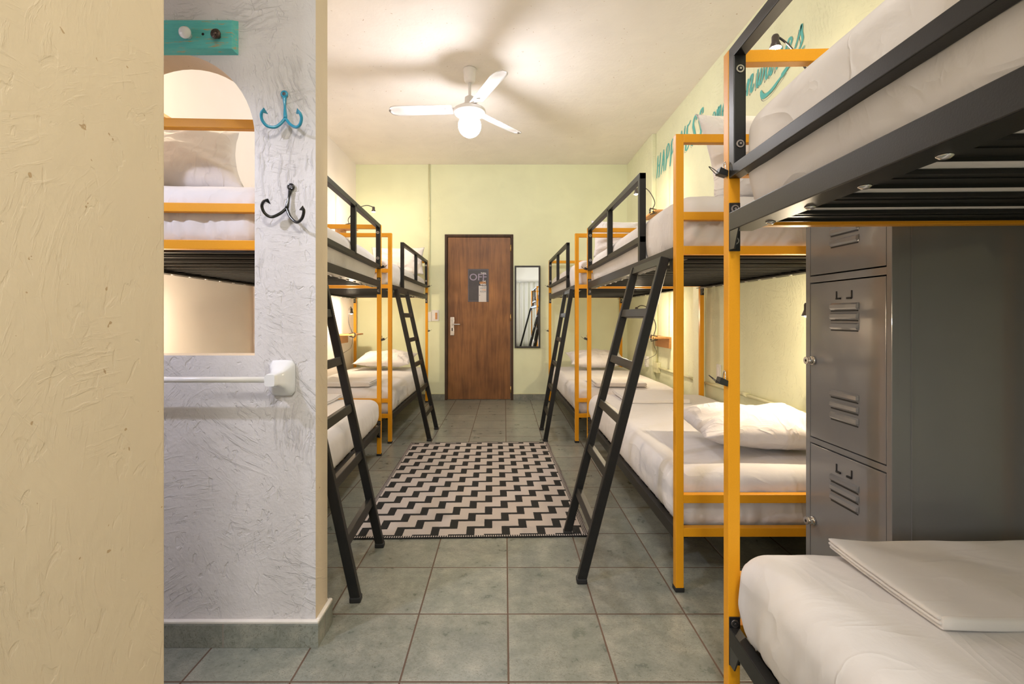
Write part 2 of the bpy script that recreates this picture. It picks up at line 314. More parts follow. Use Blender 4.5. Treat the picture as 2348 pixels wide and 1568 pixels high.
def add_lathe(bm, prof, T=None, n=28, mat=0):
    t = bmesh.new(); rings = []
    for (r, z) in prof:
        if r < 1e-6: rings.append([t.verts.new((0, 0, z))])
        else: rings.append([t.verts.new((r*math.cos(2*PI*i/n), r*math.sin(2*PI*i/n), z)) for i in range(n)])
    for a, b in zip(rings, rings[1:]):
        for i in range(n):
            j = (i+1) % n
            if len(a) == 1 and len(b) == 1: continue
            if len(a) == 1: t.faces.new((a[0], b[j], b[i]))
            elif len(b) == 1: t.faces.new((a[i], a[j], b[0]))
            else: t.faces.new((a[i], a[j], b[j], b[i]))
    bmesh.ops.recalc_face_normals(t, faces=list(t.faces))
    _merge(bm, t, T, mat, True)
def catmull(pts, k=8):
    P = [Vector(p) for p in pts]; P = [P[0]*2-P[1]] + P + [P[-1]*2-P[-2]]; out = []
    for i in range(1, len(P)-2):
        for j in range(k):
            t = j/k
            out.append(.5*((2*P[i]) + (-P[i-1]+P[i+1])*t + (2*P[i-1]-5*P[i]+4*P[i+1]-P[i+2])*t*t + (-P[i-1]+3*P[i]-3*P[i+1]+P[i+2])*t**3))
    out.append(P[-2]); return out
def add_tube(bm, pts, r, n=10, mat=0, k=8, smooth_path=True):
    path = catmull(pts, k) if smooth_path else [Vector(p) for p in pts]
    rf = r if callable(r) else (lambda t: r)
    prev = None; rings = []
    nrm = None
    for i, p in enumerate(path):
        d = (path[min(i+1, len(path)-1)] - path[max(i-1, 0)]).normalized()
        if nrm is None: nrm = d.orthogonal().normalized()
        nrm = (nrm - d*nrm.dot(d)).normalized(); b = d.cross(nrm)
        rr = rf(i/(len(path)-1))
        rings.append([bm.verts.new(p + (nrm*math.cos(2*PI*q/n)+b*math.sin(2*PI*q/n))*rr) for q in range(n)])
    for a, b in zip(rings, rings[1:]):
        for q in range(n):
            f = bm.faces.new((a[q], a[(q+1) % n], b[(q+1) % n], b[q])); f.smooth = True; f.material_index = mat
    f = bm.faces.new(rings[0][::-1]); f.material_index = mat; f = bm.faces.new(rings[-1]); f.material_index = mat
def obj(name, bm, mats, parent=None, smooth=False, loc=None):
    if isinstance(mats, (str,)): mats = [mats]
    me = bpy.data.meshes.new(name); bmesh.ops.recalc_face_normals(bm, faces=list(bm.faces)); bm.to_mesh(me); bm.free()
    for m in mats: me.materials.append(M[m])
    if smooth: me.polygons.foreach_set('use_smooth', [True]*len(me.polygons))
    o = bpy.data.objects.new(name, me); C.objects.link(o)
    if parent: o.parent = parent
    if loc: o.location = loc
    return o
def tag(o, label, cat, group=None):
    o['label'] = label; o['category'] = cat
    if group: o['group'] = group
    return o
def thing(name, label, cat, loc=(0, 0, 0), rotz=0, group=None):
    o = bpy.data.objects.new(name, None); C.objects.link(o); o.empty_display_size = .1
    o.location = loc; o.rotation_euler = (0, 0, rotz)
    return tag(o, label, cat, group)
def struct(name, bm, mats, parent=None, label=None):
    o = obj(name, bm, mats, parent)
    if parent is None: o['kind'] = 'structure'
    if label: o['label'] = label
    return o
def dup_tree(o, parent=None):
    c = o.copy(); C.objects.link(c)
    if parent: c.parent = parent
    for ch in o.children: dup_tree(ch, c)
    return c
def text_mesh(bm, s, size, T, mat=0, bold=0., width=None, align='LEFT', extrude=.0):
    cu = bpy.data.curves.new('t', 'FONT'); cu.body = s; cu.size = size; cu.offset = bold; cu.align_x = align; cu.extrude = extrude
    o = bpy.data.objects.new('t', cu); C.objects.link(o)
    dg = bpy.context.evaluated_depsgraph_get(); dg.update()
    me = bpy.data.meshes.new_from_object(o.evaluated_get(dg))
    t = bmesh.new(); t.from_mesh(me)
    bpy.data.objects.remove(o); bpy.data.curves.remove(cu); bpy.data.meshes.remove(me)
    if width and len(t.verts):
        xs = [v.co.x for v in t.verts]; a, b = min(xs), max(xs); k = width/(b-a)
        for v in t.verts: v.co.x = (v.co.x-a)*k if align == 'LEFT' else (v.co.x-b)*k
    _merge(bm, t, T, mat)

# ------------------------------------------------------------------ the room
XL, XR, YB, YR, ZC = -1.981, 1.68, 6.35, -4.6, 3.137
b = new_bm(); add_box(b, XL-.15, XR+.15, YR-.15, YB+.15, -.1, 0); struct('floor', b, ['floor'])
b = new_bm(); add_box(b, XL-.15, XR+.15, YR-.15, YB+.15, ZC, ZC+.1); struct('ceiling', b, ['ceiling'])
# back wall with door hole
DX0, DX1, DZ = (1020-VX)*YB/F, (1177-VX)*YB/F, 2.205
b = new_bm()
add_box(b, XL-.15, DX0, YB, YB+.15, 0, ZC); add_box(b, DX1, XR+.15, YB, YB+.15, 0, ZC); add_box(b, DX0, DX1, YB, YB+.15, DZ, ZC)
struct('wall_back', b, ['green'])
b = new_bm(); add_box(b, XL-.15, XL, YR, YB, 0, ZC); struct('wall_left', b, ['white_wall'])
b = new_bm(); add_box(b, XR, XR+.15, YR, YB, 0, ZC); struct('wall_right', b, ['green_r'])
b = new_bm(); add_box(b, XL, XR, YR-.15, YR, 0, ZC); struct('wall_rear', b, ['white_wall'])
b = new_bm(); add_box(b, 1.632, XR, 5.28, YB, 0, ZC, .004); struct('trim_1', b, ['green_r'], label='shallow green plaster pilaster in the far right corner')
b = new_bm(); add_box(b, 1.655, XR, 3.98, 4.19, 0, 1.52, .006); struct('trim_2', b, ['green_r'], label='rough yellow plaster strip on the right wall')
# near partition on the left (runs beside the camera)
b = new_bm(); add_box(b, -.80, -.666, YR, .935, 0, ZC, .006, seg=2); struct('wall_near', b, ['warm_lit'])
# arch partition
AY0, AY1 = 1.605, 1.711
AX1 = -.636
def arch_wall():
    bm = new_bm()
    ox1 = (584-VX)*AY0/F      # right edge of the opening
    r = .282; cx = ox1 - r; ox0 = cx - r
    zs = 2.000 - r; sill = .975
    zs = H + (VY-122)*AY0/F - r
    n = 28
    arc = [(cx + r*math.cos(PI*i/n), zs + r*math.sin(PI*i/n)) for i in range(n+1)]   # right to left
    poly_r = [(ox1, sill)] + arc + [(ox0, sill)]
    # outer rectangle split: build strips between arc and top
    def q(p): return [bm.verts.new((x, y, z)) for x, y, z in p]
    for y, flip in ((AY0, False), (AY1, True)):
        def face(pts):
            vs = [bm.verts.new((x, y, z)) for x, z in pts]
            f = bm.faces.new(vs if not flip else vs[::-1])
        face([(ox1, 0), (AX1, 0), (AX1, ZC), (ox1, ZC)])
        face([(XL, 0), (ox0, 0), (ox0, ZC), (XL, ZC)])
        face([(ox0, 0), (ox1, 0), (ox1, sill), (ox0, sill)])
        for (a, c) in zip(arc, arc[1:]):
            face([c, a, (a[0], ZC), (c[0], ZC)])
    loop = [(ox1, sill)] + arc + [(ox0, sill)]
    for i in range(len(loop)):
        a, c = loop[i], loop[(i+1) % len(loop)]
        f = bm.faces.new(q([(a[0], AY0, a[1]), (c[0], AY0, c[1]), (c[0], AY1, c[1]), (a[0], AY1, a[1])])); f.material_index = 1
    f = bm.faces.new(q([(AX1, AY0, 0), (AX1, AY1, 0), (AX1, AY1, ZC), (AX1, AY0, ZC)])); f.material_index = 1
    bmesh.ops.remove_doubles(bm, verts=list(bm.verts), dist=1e-5)
    return bm
struct('wall_arch', arch_wall(), ['rough_white', 'warm_lit'])
# skirtings
def skirting(name, segs, h=.078, t=.014, ledge='ledge'):
    bm = new_bm()
    for (x0, x1, y0, y1) in segs:
        add_box(bm, x0, x1, y0, y1, 0, h, .001)
        add_box(bm, x0, x1, y0, y1, h, h+.012, .003, mat=1)
    struct(name, bm, ['skirt', ledge])
skirting('baseboard_back', [(XL, DX0, YB-.014, YB), (DX1, 1.632, YB-.014, YB)], ledge='green_ledge')
skirting('baseboard_arch', [(XL, AX1+.014, AY0-.014, AY0), (AX1, AX1+.014, AY0, AY1+.014), (XL, AX1, AY1, AY1+.014)])
skirting('baseboard_left', [(XL, XL+.014, AY1+.02, YB-.014)])
skirting('baseboard_right', [(XR-.014, XR, YR, 3.98), (XR-.014, XR, 4.19, 5.28)])
# ------------------------------------------------------------------ door
b = new_bm(); w = .035
add_box(b, DX0, DX0+w, YB-.012, YB+.14, 0, DZ, .003); add_box(b, DX1-w, DX1, YB-.012, YB+.14, 0, DZ, .003); add_box(b, DX0+w, DX1-w, YB-.012, YB+.14, DZ-w, DZ, .003)
fr = struct('door_1', b, ['doorframe'])
b = new_bm(); add_box(b, DX0+w+.003, DX1-w-.003, YB+.004, YB+.044, .008, DZ-w-.003, .003); obj('door_leaf', b, ['door'], fr)['label'] = 'brown wooden door leaf'
def P(px, py, Y): return ((px-VX)*Y/F, Y, H-(py-VY)*Y/F)
hx = (1037-VX)*YB/F; z0, z1 = H-(769-VY)*YB/F, H-(727-VY)*YB/F
b = new_bm(); add_box(b, hx-.026, hx+.026, YB-.008, YB+.004, z0, z1, .004, seg=2)
add_box(b, hx-.018, hx+.018, YB-.011, YB-.008, z1-.05, z1-.015, .002); add_box(b, hx-.006, hx+.006, YB-.0095, YB-.008, z0+.06, z0+.10, 0, mat=1)
hp = obj('lock_plate', b, ['steel', 'hole'], fr)
b = new_bm(); zz = H-(743.5-VY)*YB/F
add_cyl(b, (hx, YB-.008, zz), (hx, YB-.05, zz), .010); add_tube(b, [(hx, YB-.05, zz), (hx+.03, YB-.052, zz), (hx+.11, YB-.05, zz)], .009)
obj('door_handle', b, ['steel'], hp)
for zc in (2.02, 1.10, .14):
    b = new_bm(); add_cyl(b, (DX1-w, YB-.012, zc-.045), (DX1-w, YB-.012, zc+.045), .007); obj('hinge', b, ['brass'], fr)
b = new_bm(); add_box(b, DX0+w, DX1-w, YB+.03, YB+.12, 0, .006); obj('threshold', b, ['ledge'], fr)
# poster on the door
def poster():
    Y = YB+.001; x0, x1 = (1073-VX)*YB/F, (1120.5-VX)*YB/F; z0, z1 = H-(692-VY)*YB/F, H-(616.5-VY)*YB/F
    t = thing('door_poster', 'dark notice with big OFF lettering stuck on brown door', 'poster', (0, 0, 0))
    W, Hh = x1-x0, z1-z0
    b = new_bm(); add_box(b, x0, x1, Y-.002, Y+.003, z0, z1); 
    for (a, c, d, e) in ((.02, .98, .022, .026), (.02, .98, .974, .978)): add_box(b, x0+W*a, x0+W*c, Y-.0026, Y-.002, z0+Hh*d, z0+Hh*e, mat=1)
    for a in (.02, .965): add_box(b, x0+W*a, x0+W*(a+.006), Y-.0026, Y-.002, z0+Hh*.022, z0+Hh*.978, mat=1)
    obj('sheet', b, ['poster', 'poster_l'], t)
    b = new_bm(); add_box(b, x0+W*.52, x0+W*.89, Y-.0034, Y-.002, z0, z0+Hh*.49); add_cyl(b, (x0+W*.565, Y-.0044, z0+Hh*.2), (x0+W*.565, Y-.0034, z0+Hh*.2), .0045, mat=1, n=12)
    obj('printed_door', b, ['poster_w', 'hole'], t)
    b = new_bm()
    def tx(s, xl, xr, zb, h, mat, bold=.0):
        T = Matrix.Translation((x0+W*xl, Y-.0046, z0+Hh*zb)) @ Matrix.Rotation(PI/2, 4, 'X')
        text_mesh(b, s, h, T, mat, bold, width=W*(xr-xl))
    tx('OFF', .08, .90, .655, .125, 1, .0008)
    tx('TURN', .62, .87, .838, .033, 0, .0012); tx('THE', .70, .86, .600, .028, 0, .001)
    tx('LIGHTS', .56, .87, .552, .038, 2, .0012); tx('WHEN', .59, .87, .505, .030, 0, .001)
    tx('YOU', .67, .86, .445, .030, 3); tx('LEAVE', .59, .86, .393, .030, 3); tx('THE', .68, .86, .340, .030, 4); tx('ROOM', .59, .86, .288, .032, 3)
    obj('lettering', b, ['poster_t', 'poster_l', 'poster_o', 'poster_k', 'poster_o'], t)
poster()
# mirror (yawed a hair)
def mirror():
    x0, x1 = (1180-VX)*YB/F, (1238.5-VX)*YB/F; z0, z1 = H-(797.5-VY)*YB/F, H-(609.5-VY)*YB/F
    cx = (x0+x1)/2
    t = thing('wall_mirror', 'tall narrow mirror in thin black frame beside the door', 'mirror', (cx, YB-.018, z0), -.014)
    hw = (x1-x0)/2; hh = z1-z0; w = .022
    b = new_bm()
    add_box(b, -hw, -hw+w, -.012, .010, 0, hh, .002); add_box(b, hw-w, hw, -.012, .010, 0, hh, .002)
    add_box(b, -hw+w, hw-w, -.012, .010, 0, w, .002); add_box(b, -hw+w, hw-w, -.012, .010, hh-w, hh, .002)
    obj('frame', b, ['mframe'], t)
    b = new_bm(); add_box(b, -hw+w*.8, hw-w*.8, -.004, .009, w*.8, hh-w*.8); obj('mirror_glass', b, ['mirror'], t)
mirror()
# switches beside the door
def plate(name, label, cat, cx, cy, cz, w, h, face, d=.01, insert=None):
    """face: 'y' on a wall facing -Y, 'x-' facing -X, 'x+' facing +X"""
    rot = {'y': 0, 'x-': -PI/2, 'x+': PI/2}[face]
    t = thing(name, label, cat, (cx, cy, cz), rot)
    b = new_bm(); add_box(b, -w/2, w/2, -d, 0, -h/2, h/2, .0025, seg=2); obj('cover_plate', b, ['plastic'], t)
    if insert == 'rocker':
        b = new_bm(); add_box(b, -w*.22, w*.22, -d-.003, -d+.001, -h*.3, h*.3, .001); obj('rocker', b, ['white_enamel'], t)
    if insert == 'card':
        b = new_bm(); add_box(b, -w*.3, w*.05, -d-.006, -d+.001, -h*.32, h*.05, .002); obj('switch_block', b, ['white_enamel'], t)
        b = new_bm(); add_box(b, w*.0, w*.28, -d-.008, -d+.001, -h*.34, h*.26, .002); obj('key_fob', b, ['pine'], t)
    if insert == 'socket':
        for s in (-1, 1):
            b = new_bm(); add_box(b, -w*.2, w*.2, -d-.002, -d+.001, s*h*.2-h*.13, s*h*.2+h*.13, .002); add_box(b, -w*.09, -w*.05, -d-.003, -d-.0019, s*h*.2-.006, s*h*.2+.006, mat=1); add_box(b, w*.05, w*.09, -d-.003, -d-.0019, s*h*.2-.006, s*h*.2+.006, mat=1)
            obj('socket', b, ['white_enamel', 'hole'], t)
    return t
p = P(998.5, 723.5, YB); plate('light_switch', 'white key-card switch with tag left of the door', 'switch', p[0], YB, p[2], .095, .145, 'y', .02, 'card')
p = P(984, 726, YB); plate('light_switch', 'small blank white plate behind the far left bunk post', 'switch', p[0]+.005, YB, p[2], .055, .125, 'y', .012, None)
p = P(1650, 852, 3.73); plate('wall_outlet', 'white vertical wall plate above conduit on right wall', 'outlet', XR, 3.73, p[2], .065, .115, 'x-', .01, 'rocker')
plate('wall_outlet', 'white socket on conduit left of wooden shelf, right side', 'outlet', 1.632, 5.42, .60, .075, .12, 'x-', .03, 'socket')
plate('wall_outlet', 'small socket under the shelf on the far left wall', 'outlet', XL, 5.72, .66, .08, .06, 'x+', .02, 'rocker')
# conduits
b = new_bm()
xw = XR-.013
add_tube(b, [(xw, 1.9, .572), (xw, 3.95, .562)], .012, smooth_path=False)
for y in (2.45, 3.3): add_cyl(b, (xw, y-.03, .569), (xw, y+.03, .569), .0155)
tag(obj('conduit_pipe', b, ['pipe_green']), 'green painted conduit low along right wall behind middle bunk', 'pipe')
b = new_bm(); add_tube(b, [(xw, 4.22, .562), (xw, 5.25, .556)], .012, smooth_path=False)
add_tube(b, [(xw, 5.22, .556), (xw, 5.22, 1.3)], .010, smooth_path=False)
add_box(b, XR-.04, XR, 5.13, 5.26, .50, .61, .004)
tag(obj('conduit_pipe', b, ['pipe_green']), 'green painted conduit and junction box below the wooden shelf on right wall', 'pipe')
b = new_bm(); cx = (984.5-VX)*YB/F
add_tube(b, [(cx, YB-.011, ZC), (cx, YB-.011, 1.18)], .011, smooth_path=False); add_cyl(b, (cx, YB-.011, 2.38), (cx, YB-.011, 2.44), .014)
tag(obj('conduit_pipe', b, ['pipe_green']), 'green painted vertical conduit on back wall left of door', 'pipe')

# ------------------------------------------------------------------ bunk beds
LEN, WID, TB = 2.045, .96, .032      # length, width, tube
BARS = [(1.805, 1.839), (1.494, 1.527), (1.356, 1.390), (.357, .391), (.222, .257)]
def foot_bm(x, y):
    bm = new_bm(); add_box(bm, x-.019, x+.019, y-.019, y+.019, 0, .018, .004, seg=2); return bm
def end_frame(y0, parent):
    bm = new_bm()
    for x in (0, WID-TB): add_box(bm, x, x+TB, y0, y0+TB, .016, 1.839, .0022, seg=2)
    for (a, c) in BARS: add_box(bm, TB-.001, WID-TB+.001, y0+.0005, y0+TB-.0005, a, c, .0022, seg=2)
    o = obj('end_frame', bm, ['yellow'], parent); o['label'] = 'yellow square-tube end frame'
    for x in (TB/2, WID-TB/2): obj('rubber_foot', foot_bm(x, y0+TB/2), ['rubber'], o)
    return o
def bolt(bm, x, y, z, sy, r=.0105, ms=1, mh=2):
    # ring bolt head facing sy along Y
    add_cyl(bm, (x, y, z), (x, y+sy*.003, z), r, mat=ms, n=18); add_cyl(bm, (x, y+sy*.003, z), (x, y+sy*.0036, z), r*.66, mat=mh, n=14)
    add_cyl(bm, (x, y+sy*.0036, z), (x, y+sy*.0055, z), r*.3, mat=ms, n=10)
def bracket_bm(x0, y, sy, z0, z1, zr0):
    """plate on the inner face of a post with a triangular gusset under the rail"""
    bm = new_bm()
    add_box(bm, x0+.001, x0+TB-.001, min(y, y+sy*.004), max(y, y+sy*.004), z0, z1, .0012)
    # gusset under the rail
    t = bmesh.new(); pts = [(y, zr0), (y+sy*.055, zr0), (y+sy*.030, z0+.004), (y, z0+.004)]
    A = [t.verts.new((x0+.002, p[0], p[1])) for p in pts]; B = [t.verts.new((x0+.006, p[0], p[1])) for p in pts]
    t.faces.new(A); t.faces.new(B[::-1])
    for i in range(4): t.faces.new((A[i], A[(i+1) % 4], B[(i+1) % 4], B[i]))
    _merge(bm, t)
    bolt(bm, x0+TB/2, y+sy*.004, z1-.017, sy); bolt(bm, x0+TB/2, y+sy*.004, z0+.028, sy)
    return bm
def make_bunk():
    t = thing('bunk_bed', 'x', 'bunk bed', (0, 0, 0))
    end_frame(0, t); end_frame(LEN-TB, t)
    for (zt, zb, z0, z1) in ((1.390, 1.340, 1.285, 1.418), (.253, .203, .148, .281)):
        for x in (0, WID-TB):
            bm = new_bm(); add_box(bm, x, x+.028, TB+.004, LEN-TB-.004, zb, zt, .002, seg=2)
            # inner support flange
            fx0, fx1 = (x+.026, x+.062) if x == 0 else (x-.034, x+.002)
            add_box(bm, fx0, fx1, TB+.004, LEN-TB-.004, zb, zb+.004)
            r = obj('side_rail', bm, ['black'], t); r['label'] = 'black side rail'
            obj('bracket', bracket_bm(x, TB, 1, z0, z1, zb), ['bracket', 'bolt_steel', 'hole'], r)
            obj('bracket', bracket_bm(x, LEN-TB, -1, z0, z1, zb), ['bracket', 'bolt_steel', 'hole'], r)
    # slats: folded steel channels
    first = None
    def slat_bm():
        bm = new_bm()
        x0, x1 = .030, WID-.030
        add_box(bm, x0, x1, -.047, .047, .0065, .009)
        add_box(bm, x0, x1, -.047, -.0445, 0, .007); add_box(bm, x0, x1, .0445, .047, 0, .007)
        add_box(bm, x0, x1, -.003, .003, .004, .0068)
        return bm
    s0 = obj('slat', slat_bm(), ['black'], t); s0['label'] = 'black steel slat'
    def bolt_bm(x):
        bm = new_bm(); add_lathe(bm, [(0, -.0075), (.006, -.0065), (.0105, -.003), (.0115, 0), (0, 0)], Matrix.Translation((x, -.03, -.014)), n=14); return bm
    b0 = obj('bolt', bolt_bm(.047), ['steel'], s0); b1 = obj('bolt', bolt_bm(WID-.047), ['steel'], s0)
    n = 12; pitch = (LEN-2*TB-.04)/n
    for lev, zz in enumerate((1.3545, .2175)):
        for i in range(n):
            y = TB+.02+pitch*(i+.5)
            if lev == 0 and i == 0: s0.location = (0, y, zz); continue
            c = s0.copy(); C.objects.link(c); c.parent = t; c.location = (0, y, zz)
            if lev == 0:
                for bb in (b0, b1): d = bb.copy(); C.objects.link(d); d.parent = c
    # guard rail towards the far end
    bm = new_bm(); g = .032; gy1 = LEN-TB; gy0 = LEN-TB-1.50
    gx0, gx1 = .001, .001+g
    add_box(bm, gx0, gx1, gy0, gy1, 1.807, 1.839, .002, seg=2)
    add_box(bm, gx0, gx1, gy0, gy1, 1.485, 1.517, .002, seg=2)
    add_box(bm, gx0, gx1, gy1-g, gy1, 1.50, 1.825, .002, seg=2)
    add_box(bm, gx0, gx1, (gy0+gy1)/2-g/2, (gy0+gy1)/2+g/2, 1.50, 1.825, .002, seg=2)
    add_box(bm, gx0-.0005, gx1+.0005, gy0-g*.0, gy0+g, 1.3905, 1.8385, .002, seg=2)
    gr = obj('guard_rail', bm, ['black'], t); gr['label'] = 'black welded guard rail'
    for z in (1.770, 1.569):
        bm = new_bm(); bolt(bm, gx0+g/2, gy1-g, z, -1, .0105, 0, 1); obj('bolt', bm, ['bolt_steel', 'hole'], gr)
    return t
BUNKS = {
 'R1': ((.617-LEN*.035, 1.313+TB-LEN, 0), 1, -.035, 'nearest yellow and black metal bunk, on the right, overlapping the picture edge'),
 'R2': ((.687, 1.912, 0), 1, .002, 'middle right bunk between the grey locker and the far right bunk'),
 'R3': ((.620, 4.180, 0), 1, .022, 'far right yellow and black bunk against the green back wall'),
 'L1': ((-.882, 1.775, 0), -1, .050, 'yellow and black bunk seen through arch and past the partition end'),
 'L2': ((-.987, 4.160, 0), -1, 0.004, 'far left yellow and black bunk against the back wall'),
}
roots = {}
proto = make_bunk()
for i, (k, (loc, s, rz, lab)) in enumerate(BUNKS.items()):
    r = proto if i == 0 else dup_tree(proto)
    r.location = loc; r.scale = (s, 1, 1); r.rotation_euler = (0, 0, rz)
    r['label'] = lab; r['category'] = 'bunk bed'; r['group'] = 'metal bunk beds in two rows'
    roots[k] = r
def bpt(k, x, y, z=0):
    (loc, s, rz, _) = BUNKS[k]
    v = Euler((0, 0, rz)).to_matrix() @ Vector((x*s, y, z)); return Vector(loc)+v
# ladders ----------------------------------------------------------------
def ladder(k, ytop, dx, label):
    """leans from the upper side rail of bunk k down into the aisle; ytop = offset of the near leg from the bunk's near end"""
    s = BUNKS[k][1]
    top = bpt(k, -.0215, ytop); 
    t = thing('bunk_ladder', label, 'ladder', (top.x - s*dx, top.y, 0), 0, 'black ladders leaning on the bunks')
    W = .47; zt = 1.352
    def leg(y):
        bm = new_bm(); add_beam(bm, (0, y, .016), (s*dx, y, zt), .030, .038, (0, 1, 0), .003); return bm
    t.rotation_euler = (0, 0, BUNKS[k][2] if k == 'L1' else 0)
    for y in (0, W-.03):
        l = obj('leg', leg(y), ['black'], t)
        bm = new_bm(); add_box(bm, -.0215, .0215, y-.018, y+.018, 0, .022, .005, seg=2); obj('rubber_foot', bm, ['rubber'], l)
    for z in (1.335, 1.12, .895, .67, .445, .22):
        bm = new_bm(); x = s*dx*(z/zt)
        ang = math.atan2(s*dx, zt)
        T = Matrix.Translation((x, W/2-.015, z)) @ Matrix.Rotation(ang, 4, 'Y')
        add_box(bm, -.014, .014, -W/2+.029, W/2-.029, -.019, .019, .002, T=T)
        obj('rung', bm, ['black'], t)
    return t
ladder('R2', .073, .345, 'black ladder standing with one foot on the rug, right side')
ladder('L1', .078, .286, 'black ladder beside partition end, in front of the near left bunk')
ladder('L2', .09, .295, 'far left black ladder, near the door')
ladder('R3', .05, .235, 'far right black ladder, next to wall mirror')
ladder('R1', .075, .36, 'black ladder seen only as a reflection in the wall mirror')
# mattresses ----------------------------------------------------------------
def rounded_grid(nx, ny, nz, sx, sy, sz, r, f=None):
    """closed box surface with rounded edges; f(p, n) may displace"""
    t = bmesh.new(); cache = {}
    def vert(i, j, k):
        key = (i, j, k)
        if key in cache: return cache[key]
        p = Vector(((i/nx-.5)*sx, (j/ny-.5)*sy, (k/nz-.5)*sz))
        q = Vector((max(-sx/2+r, min(sx/2-r, p.x)), max(-sy/2+r, min(sy/2-r, p.y)), max(-sz/2+r, min(sz/2-r, p.z))))
        d = p-q
        n = d.normalized() if d.length > 1e-9 else Vector((0, 0, 1))
        if d.length > 1e-9: p = q+n*min(d.length, r) if sum(abs(c) > 1e-9 for c in d) == 1 else q+n*r
        if f: p = f(p, n)
        cache[key] = t.verts.new(p); return cache[key]
    for j in range(ny):
        for i in range(nx):
            t.faces.new([vert(*a) for a in ((i, j, nz), (i+1, j, nz), (i+1, j+1, nz), (i, j+1, nz))])
            t.faces.new([vert(*a) for a in ((i, j, 0), (i, j+1, 0), (i+1, j+1, 0), (i+1, j, 0))])
    for k in range(nz):
        for i in range(nx):
            t.faces.new([vert(*a) for a in ((i, 0, k), (i+1, 0, k), (i+1, 0, k+1), (i, 0, k+1))])
            t.faces.new([vert(*a) for a in ((i, ny, k), (i, ny, k+1), (i+1, ny, k+1), (i+1, ny, k))])
        for j in range(ny):
            t.faces.new([vert(*a) for a in ((0, j, k), (0, j, k+1), (0, j+1, k+1), (0, j+1, k))])
            t.faces.new([vert(*a) for a in ((nx, j, k), (nx, j+1, k), (nx, j+1, k+1), (nx, j, k+1))])
    for fc in t.faces: fc.smooth = True
    return t
def mattress(k, level, label, seed, hi=1., h=.25):
    w, l = (.888, .928)[level], LEN-2*TB-.012; bg = (.003, .010)[level]; ca = (.010, .026)[level]
    z0 = (1.3645, .2275)[level]
    off = Vector((seed*3.1, seed*1.7, seed*.9))
    def f(p, n):
        zf = (p.z+h/2)/h
        # fuller at the crown, tucked in under the sheet at the bottom
        k1 = min(1, zf/.45); 
        inx = .010*(1-k1)**1.5; bulge = bg*math.sin(PI*min(1, max(0, zf)))
        x = p.x; y = p.y
        ax = abs(x)/(w/2); ay = abs(y)/(l/2)
        x *= 1 + (bulge-inx*2.2)/(w/2)*min(1, ax**3); y *= 1 - (inx)/(l/2)*min(1, ay**6)
        z = p.z
        if zf > .5: z += .010*(1-ax**4)*(1-ay**8)-.012*ay**10
        side = max(ax**10, ay**16) 
        # gathered vertical creases at the ends and corners, soft waves on the top
        if ay > ax:
            s_co = x*36; cre = (.3-abs(noise.noise(Vector((x*24+2*math.sin(zf*2+seed), zf*1.1+seed, 0)))))*.026*max(0, 1-zf)**.7*side
        else:
            s_co = (y + .35*z)*15; cre = (.35-abs(noise.noise(Vector((s_co, zf*.8+seed, 2)))))*ca*(1-.6*zf)*min(1, ax**8)*(.35+.65*ay**3)
        cor = noise.noise(Vector((x*14, y*14, zf*3))+off)*.005*min(1, (ax*ay)**3)*(1-zf*.5)
        soft = noise.noise(Vector((x*4, y*3, z*4))+off)*.004 + (.5-abs(noise.noise(Vector((x*7+y*2, y*2.2, z*5))+off)))*.0035*(1 if zf > .5 else .6)
        q = Vector((x, y, z)) + n*(cre+cor+soft)
        q.z = max(q.z, -h/2)
        return q
    bm = new_bm(); _merge(bm, rounded_grid(int(60*hi), int(110*hi), int(18*hi), w, l, h, .062, f), Matrix.Translation((0, 0, h/2)), 0, True)
    c = bpt(k, WID/2, LEN/2, z0)
    o = obj('mattress', bm, ['sheet'], None, True, c); o.rotation_euler = (0, 0, BUNKS[k][2])
    tag(o, label, 'mattress', 'mattresses in white fitted sheets')
    # sheet hem elastic along the bottom edge
    return o
mattress('R1', 0, 'white-sheeted upper mattress at top right, nearest the camera', 1, 1.4, .297)
mattress('R1', 1, 'white-sheeted lower mattress in bottom right corner, nearest the camera', 2, 1.4, .256)
mattress('R2', 0, 'white-sheeted upper mattress of middle right bunk', 3, 1.2)
mattress('R2', 1, 'white-sheeted lower mattress of middle right bunk, beside locker', 4, 1.2, .250)
mattress('R3', 0, 'white-sheeted upper mattress of far right bunk', 5)
mattress('R3', 1, 'white-sheeted lower mattress of far right bunk, near mirror', 6, h=.240)
mattress('L1', 0, 'white-sheeted upper mattress seen through the arch opening', 7)
mattress('L1', 1, 'white-sheeted lower mattress just past the partition end', 8, h=.240)
mattress('L2', 0, 'white-sheeted upper mattress of far left bunk', 9)
mattress('L2', 1, 'white-sheeted lower mattress of far left bunk under a lit lamp', 10, h=.240)
